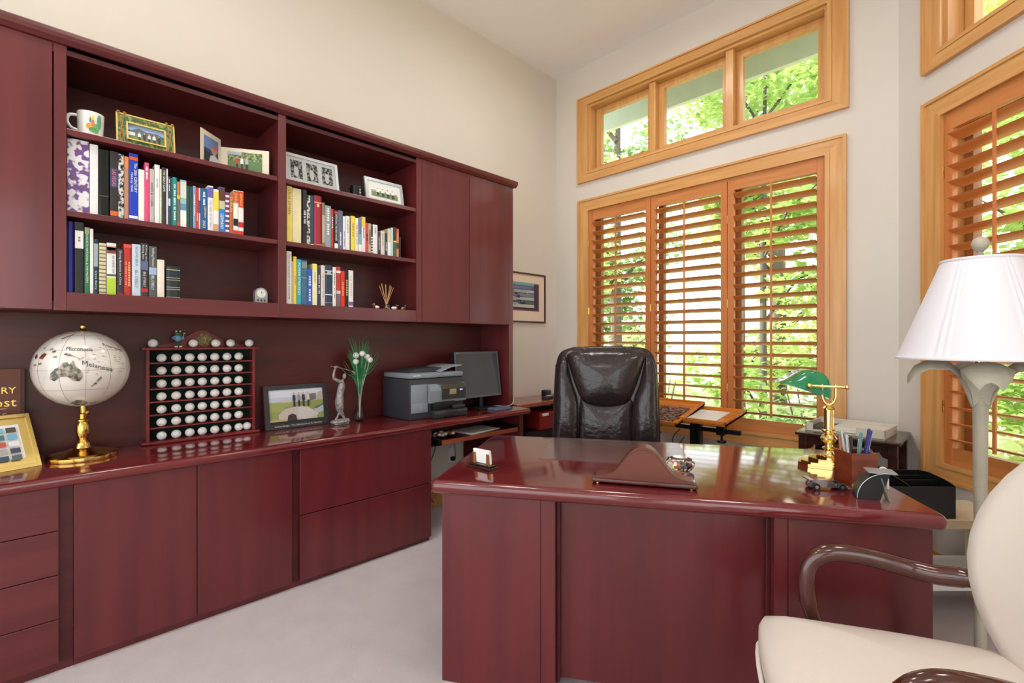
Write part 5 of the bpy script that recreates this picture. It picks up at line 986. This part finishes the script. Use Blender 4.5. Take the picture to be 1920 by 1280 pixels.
# ================= FLOOR LAMP
lp = LD(1.70, 1.75); t = thing('floor_lamp', 'white palm leaf floor lamp with a pleated white shade', 'floor lamp', lp); STO = mt('whitewashed_stone', (196, 190, 172), .6, 0, 0, (14, 14, 6), (170, 164, 146), bump=.15)
bm = nb(); lathe(bm, [(.13, 0), (.13, .015), (.10, .03), (.05, .045), (.03, .07), (.018, .12), (.017, .3), (.018, .6), (.021, .9), (.022, 1.0), (.022, 1.035), (.025, 1.036), (.025, 1.042), (.023, 1.044), (.03, 1.09), (.045, 1.13), (.03, 1.15), (.016, 1.16)], 28); build('post', bm, STO, t, 40)
for k in range(4):
    a = R(90 * k + 8); d = Vector((math.cos(a), math.sin(a), 0)); s_ = Vector((-d.y, d.x, 0)); bm = nb(); rows_ = []
    for f, r_, z, w_ in ((0, .022, 1.04, .022), (.2, .03, 1.09, .036), (.4, .05, 1.14, .052), (.6, .09, 1.178, .064), (.8, .145, 1.18, .066), (.92, .185, 1.155, .054), (1, .205, 1.118, .028)):
        rows_.append([d * r_ + s_ * (w_ * j / 2) + Vector((0, 0, z - .028 * abs(j / 2) ** 2)) for j in (-2, -1, 0, 1, 2)])
    up = [ring(bm, r) for r in rows_]; dn = [ring(bm, [p - Vector((0, 0, .006)) - d * .002 for p in r]) for r in rows_]
    for A_ in (up, dn):
        for r0, r1 in zip(A_, A_[1:]):
            for i in range(4): bm.faces.new((r0[i], r0[i + 1], r1[i + 1], r1[i]))
    for r0, r1, q0, q1 in zip(up, up[1:], dn, dn[1:]):
        for i in (0, 4): bm.faces.new((r0[i], r1[i], q1[i], q0[i]))
    for r0, q0 in ((up[0], dn[0]), (up[-1], dn[-1])):
        for i in range(4): bm.faces.new((r0[i], r0[i + 1], q0[i + 1], q0[i]))
    build('palm_leaf', bm, STO, t, 60)
bm = nb(); tube(bm, [(0, 0, 1.15), (0, 0, 1.26)], .018, 14); build('socket', bm, BRASS, t, 40)
bm = nb(); N_ = 120
def shr(r, z, k): return r * (1 - (.012 if (k % 20) in (0, 2, 4) else 0))
lo = ring(bm, [(shr(.24, 0, k) * math.cos(2 * math.pi * k / N_), shr(.24, 0, k) * math.sin(2 * math.pi * k / N_), 1.185) for k in range(N_)]); hi = ring(bm, [(shr(.108, 0, k) * math.cos(2 * math.pi * k / N_), shr(.108, 0, k) * math.sin(2 * math.pi * k / N_), 1.545) for k in range(N_)])
skin(bm, lo, hi); build('lamp_shade', bm, mt('white_shade_fabric', (232, 230, 238), .8), t, 20)
for r_, z in ((.241, 1.187), (.1095, 1.543)):
    bm = nb(); tube(bm, [(r_ * math.cos(R(10 * k)), r_ * math.sin(R(10 * k)), z) for k in range(37)], .005, 6); build('shade_rim', bm, P((236, 234, 240), .7), t, 60)
bm = nb(); tube(bm, [(-.105, 0, 1.54), (.105, 0, 1.54)], .002, 6); tube(bm, [(0, -.105, 1.54), (0, .105, 1.54)], .002, 6); tube(bm, [(0, 0, 1.25), (0, 0, 1.56)], .004, 6); build('harp', bm, BRASS, t, 50)
bm = nb(); lathe(bm, [(.006, 1.555), (.01, 1.562), (.008, 1.572), (.02, 1.585), (.026, 1.603), (.02, 1.62), (.006, 1.628)], 20); build('finial', bm, STO, t, 50)
# ================= GUEST ARMCHAIR
ex = LD(-.955, .296).normalized(); rz = math.atan2(ex.y, ex.x) + R(90)   # own -y faces the way the sitter looks
t = thing('guest_armchair', 'cream leather armchair with oval back and dark mahogany arms', 'armchair', LD(.937, 1.006), rz); t.scale = (.87, 1, 1)
so = outl([(-.27, -.30), (-.24, -.345), (0, -.365), (.24, -.345), (.27, -.30), (.268, 0), (.24, .22), (.2, .255), (0, .265), (-.2, .255), (-.24, .22), (-.268, 0)], 4)
bm = nb(); cushion(bm, so, lambda a, b, h: Vector((a, b, .41 + h)), .10, .05, 8); build('seat_cushion', bm, CREAM, t, 80)
bm = nb(); tube(bm, [Vector((a * 1.005, b * 1.005, .425)) for a, b in so] + [Vector((so[0][0] * 1.005, so[0][1] * 1.005, .425))], .006, 8); build('seat_piping', bm, P((236, 230, 222), .5), t, 60)
bm = nb(); prism(bm, [(a * .97, b * .97, .335) for a, b in so], (0, 0, .08)); build('seat_rail', bm, MAH, t, 40)
ov = [(.245 * math.cos(R(10 * k)), .785 + .31 * math.sin(R(10 * k))) for k in range(36)]
def bk_(y0): return lambda a, b, h: Vector((a, y0 - h - 1.75 * a * a + (b - .5) * .2, b))
bm = nb(); cushion(bm, ov, bk_(.205), .05, .03, 8); build('back_pad', bm, CREAM, t, 80)
bm = nb(); cushion(bm, [(a * .97, .775 + (b - .775) * .97) for a, b in ov], lambda a, b, h: bk_(.212)(a, b, -h), .03, .012, 5); build('back_panel', bm, CREAM, t, 80)
bm = nb(); f = bk_(.213); tube(bm, [f(a * .985, .775 + (b - .775) * .985, 0) for a, b in ov] + [f(ov[0][0] * .985, .775, 0)], .013, 10); build('back_frame', bm, MAH, t, 60)
for s_ in (-1, 1):
    bm = nb(); tube(bm, curve([(s_ * .235, .2, .33), (s_ * .2, .19, .44), (s_ * .17, .17, .54)], 5), .018, 10); build('back_post', bm, MAH, t, 60)
    bm = nb(); tube(bm, curve([(s_ * .262, -.15, .33), (s_ * .285, -.175, .42), (s_ * .295, -.215, .54), (s_ * .30, -.215, .63), (s_ * .30, -.17, .675), (s_ * .298, -.09, .68), (s_ * .29, .01, .665), (s_ * .272, .06, .662), (s_ * .255, .1, .668), (s_ * .235, .14, .675)], 6), [.018] * 12 + [.022] * 10 + [.023] * 16 + [.024] * 12 + [.022] * 5, 12); build('arm', bm, MAH, t, 70)
    bm = nb(); tube(bm, curve([(s_ * .23, -.24, .33), (s_ * .245, -.262, .26), (s_ * .235, -.25, .14), (s_ * .235, -.255, .04), (s_ * .24, -.27, .0)], 5), [.03, .03, .03, .029, .028, .027, .025, .023, .021, .02, .018, .016, .015, .014, .014, .014, .015, .017, .02, .022, .02], 10); build('leg', bm, MAH, t, 70)
    bm = nb(); tube(bm, curve([(s_ * .2, .24, .34), (s_ * .21, .27, .18), (s_ * .22, .32, .0)], 5), [.022] * 6 + [.018] * 5, 10); build('leg', bm, MAH, t, 70)
# ================= OUTSIDE
GRD = mt('sunlit_ground', (150, 150, 96), .9, 0, 0, (.7, .7, .7), (196, 186, 160), detail=6)
bm = nb(); bx(bm, -30, 30, 3.9, 40, -.5, -.4); bx(bm, 2.2, 30, -20, 3.9, -.5, -.4)
o = struct('ground_outside', bm, GRD, 'sunlit ground of the garden outside the windows', 'ground')
LFM = []
for i, (c1, c2) in enumerate((((196, 212, 138), (156, 188, 104)), ((228, 226, 168), (196, 208, 132)), ((160, 188, 118), (118, 150, 84)))):
    m = mt('leaf_%d' % i, c1, .5, 0, 0, (3, 3, 3), c2); nt = m.node_tree; b = nt.nodes['Principled BSDF']; tr = nt.nodes.new('ShaderNodeBsdfTranslucent'); mx = nt.nodes.new('ShaderNodeMixShader'); mx.inputs[0].default_value = .4
    rp = [n for n in nt.nodes if n.type == 'VALTORGB'][0]; nt.links.new(rp.outputs[0], tr.inputs[0]); out = nt.nodes['Material Output']; nt.links.new(b.outputs[0], mx.inputs[1]); nt.links.new(tr.outputs[0], mx.inputs[2]); nt.links.new(mx.outputs[0], out.inputs[0]); LFM.append(m)
BARK = mt('bark', (104, 96, 88), .9, 0, .4, (10, 10, 2), bump=.5)
rt = random.Random(11)
def foliage(t, centers, n, size, m):
    V = []; Fc = []
    for i in range(n):
        c, r = rt.choice(centers); d = Vector((rt.gauss(0, 1), rt.gauss(0, 1), rt.gauss(0, 1))).normalized() * r * rt.uniform(.35, 1) ** .6
        p = Vector(c) + Vector((d.x, d.y, d.z * .75)); a = Vector((rt.gauss(0, 1), rt.gauss(0, 1), rt.gauss(0, .45))).normalized(); b = a.cross(Vector((rt.gauss(0, .4), rt.gauss(0, .4), 1))).normalized(); s = size * rt.uniform(.6, 1.2); k = len(V)
        V += [p, p + a * s * .5 + b * s * .42, p + a * s, p + a * s * .5 - b * s * .42]; Fc.append((k, k + 1, k + 2, k + 3))
    me = bpy.data.meshes.new('foliage'); me.from_pydata([tuple(v) for v in V], [], Fc); me.materials.append(m); o = bpy.data.objects.new('foliage', me); C.objects.link(o); o.parent = t; o['kind'] = 'stuff'
def tree(x, y, h, r, n, m, label, trunk=.12, base=1.0, size=.16, lean=0):
    t = thing('leafy_tree', label, 'tree', (x, y, -.4), 0, 'trees outside the windows'); cs = []
    bm = nb(); tube(bm, [(0, 0, 0), (lean * .4, 0, h * .45), (lean, .1, h * .9)], [trunk, trunk * .75, trunk * .3], 10); build('trunk', bm, BARK, t, 60)
    for k in range(9):
        a = rt.uniform(0, 6.28); z = rt.uniform(base, h); e = Vector((math.cos(a) * r * .75, math.sin(a) * r * .75, z)); st = Vector((lean * .4, 0, max(.6, z - r * .7)))
        bm = nb(); tube(bm, [st, (st + e) / 2 + Vector((0, 0, .2)), e], [trunk * .4, trunk * .25, .01], 6); build('branch', bm, BARK, t, 60)
        cs += [(e, r * .5), ((st + e) / 2, r * .4)]
    foliage(t, cs, n, size, LFM[m]); return t
def shrub(x, y, h, r, n, m, label, size=.1):
    t = thing('garden_shrub', label, 'shrub', (x, y, -.4), 0, 'shrubs outside the windows')
    for k in range(5):
        a = R(72 * k); bm = nb(); tube(bm, [(0, 0, 0), (math.cos(a) * r * .5, math.sin(a) * r * .5, h * .8)], [.02, .006], 5); build('stem', bm, BARK, t)
    foliage(t, [((0, 0, h * .55), r), ((r * .5, 0, h * .4), r * .7), ((-r * .5, .1, h * .45), r * .7)], n, size, LFM[m])
for x, y, h, r, n, m, lb, tk in ((-2.3, 7.3, 6.6, 1.15, 5600, 0, 'bright green maple in line with the right shutter', .055), (-5.3, 7.3, 7.5, 1.15, 3600, 2, 'darker green tree seen past the left shutter', .16), (.7, 7.3, 6.4, 1.15, 4200, 0, 'green maple seen through the shutters behind the lamp', .1), (3.7, 7.0, 6.6, 1.15, 2600, 2, 'dark green tree beyond the slanted wall', .12),
 (-6.7, 10.4, 8.5, 1.2, 3600, 1, 'pale tree in the second row past the left transom pane', .16), (-3.7, 10.4, 8.5, 1.2, 6000, 0, 'green tree in the second row behind the middle shutter', .09), (-.7, 10.4, 8.0, 1.2, 5400, 1, 'yellow green tree in the second row near the corner', .08), (2.3, 10.4, 8.0, 1.2, 3000, 2, 'dark green tree in the second row past the lamp', .14)):
    tree(x, y, h, r, n, m, lb, tk, size=.13)
for x, m, lb in ((-9.2, 2, 'tall far tree at the left end of the back row'), (-4.1, 1, 'tall yellow far tree behind the middle pane'), (1.0, 0, 'tall green far tree behind the window corner')):
    tree(x, 14.2, 10.5, 2.0, 5000, m, lb, .22, size=.2)
for x, m, lb in ((-4.4, 1, 'low yellow green shrub below the left shutter'), (-2.75, 0, 'low green shrub below the middle shutter'), (-1.1, 2, 'low dark green shrub below the right shutter'), (.55, 1, 'low pale shrub outside the slanted window')):
    shrub(x, 5.0, 1.5, .56, 1500, m, lb, .09)
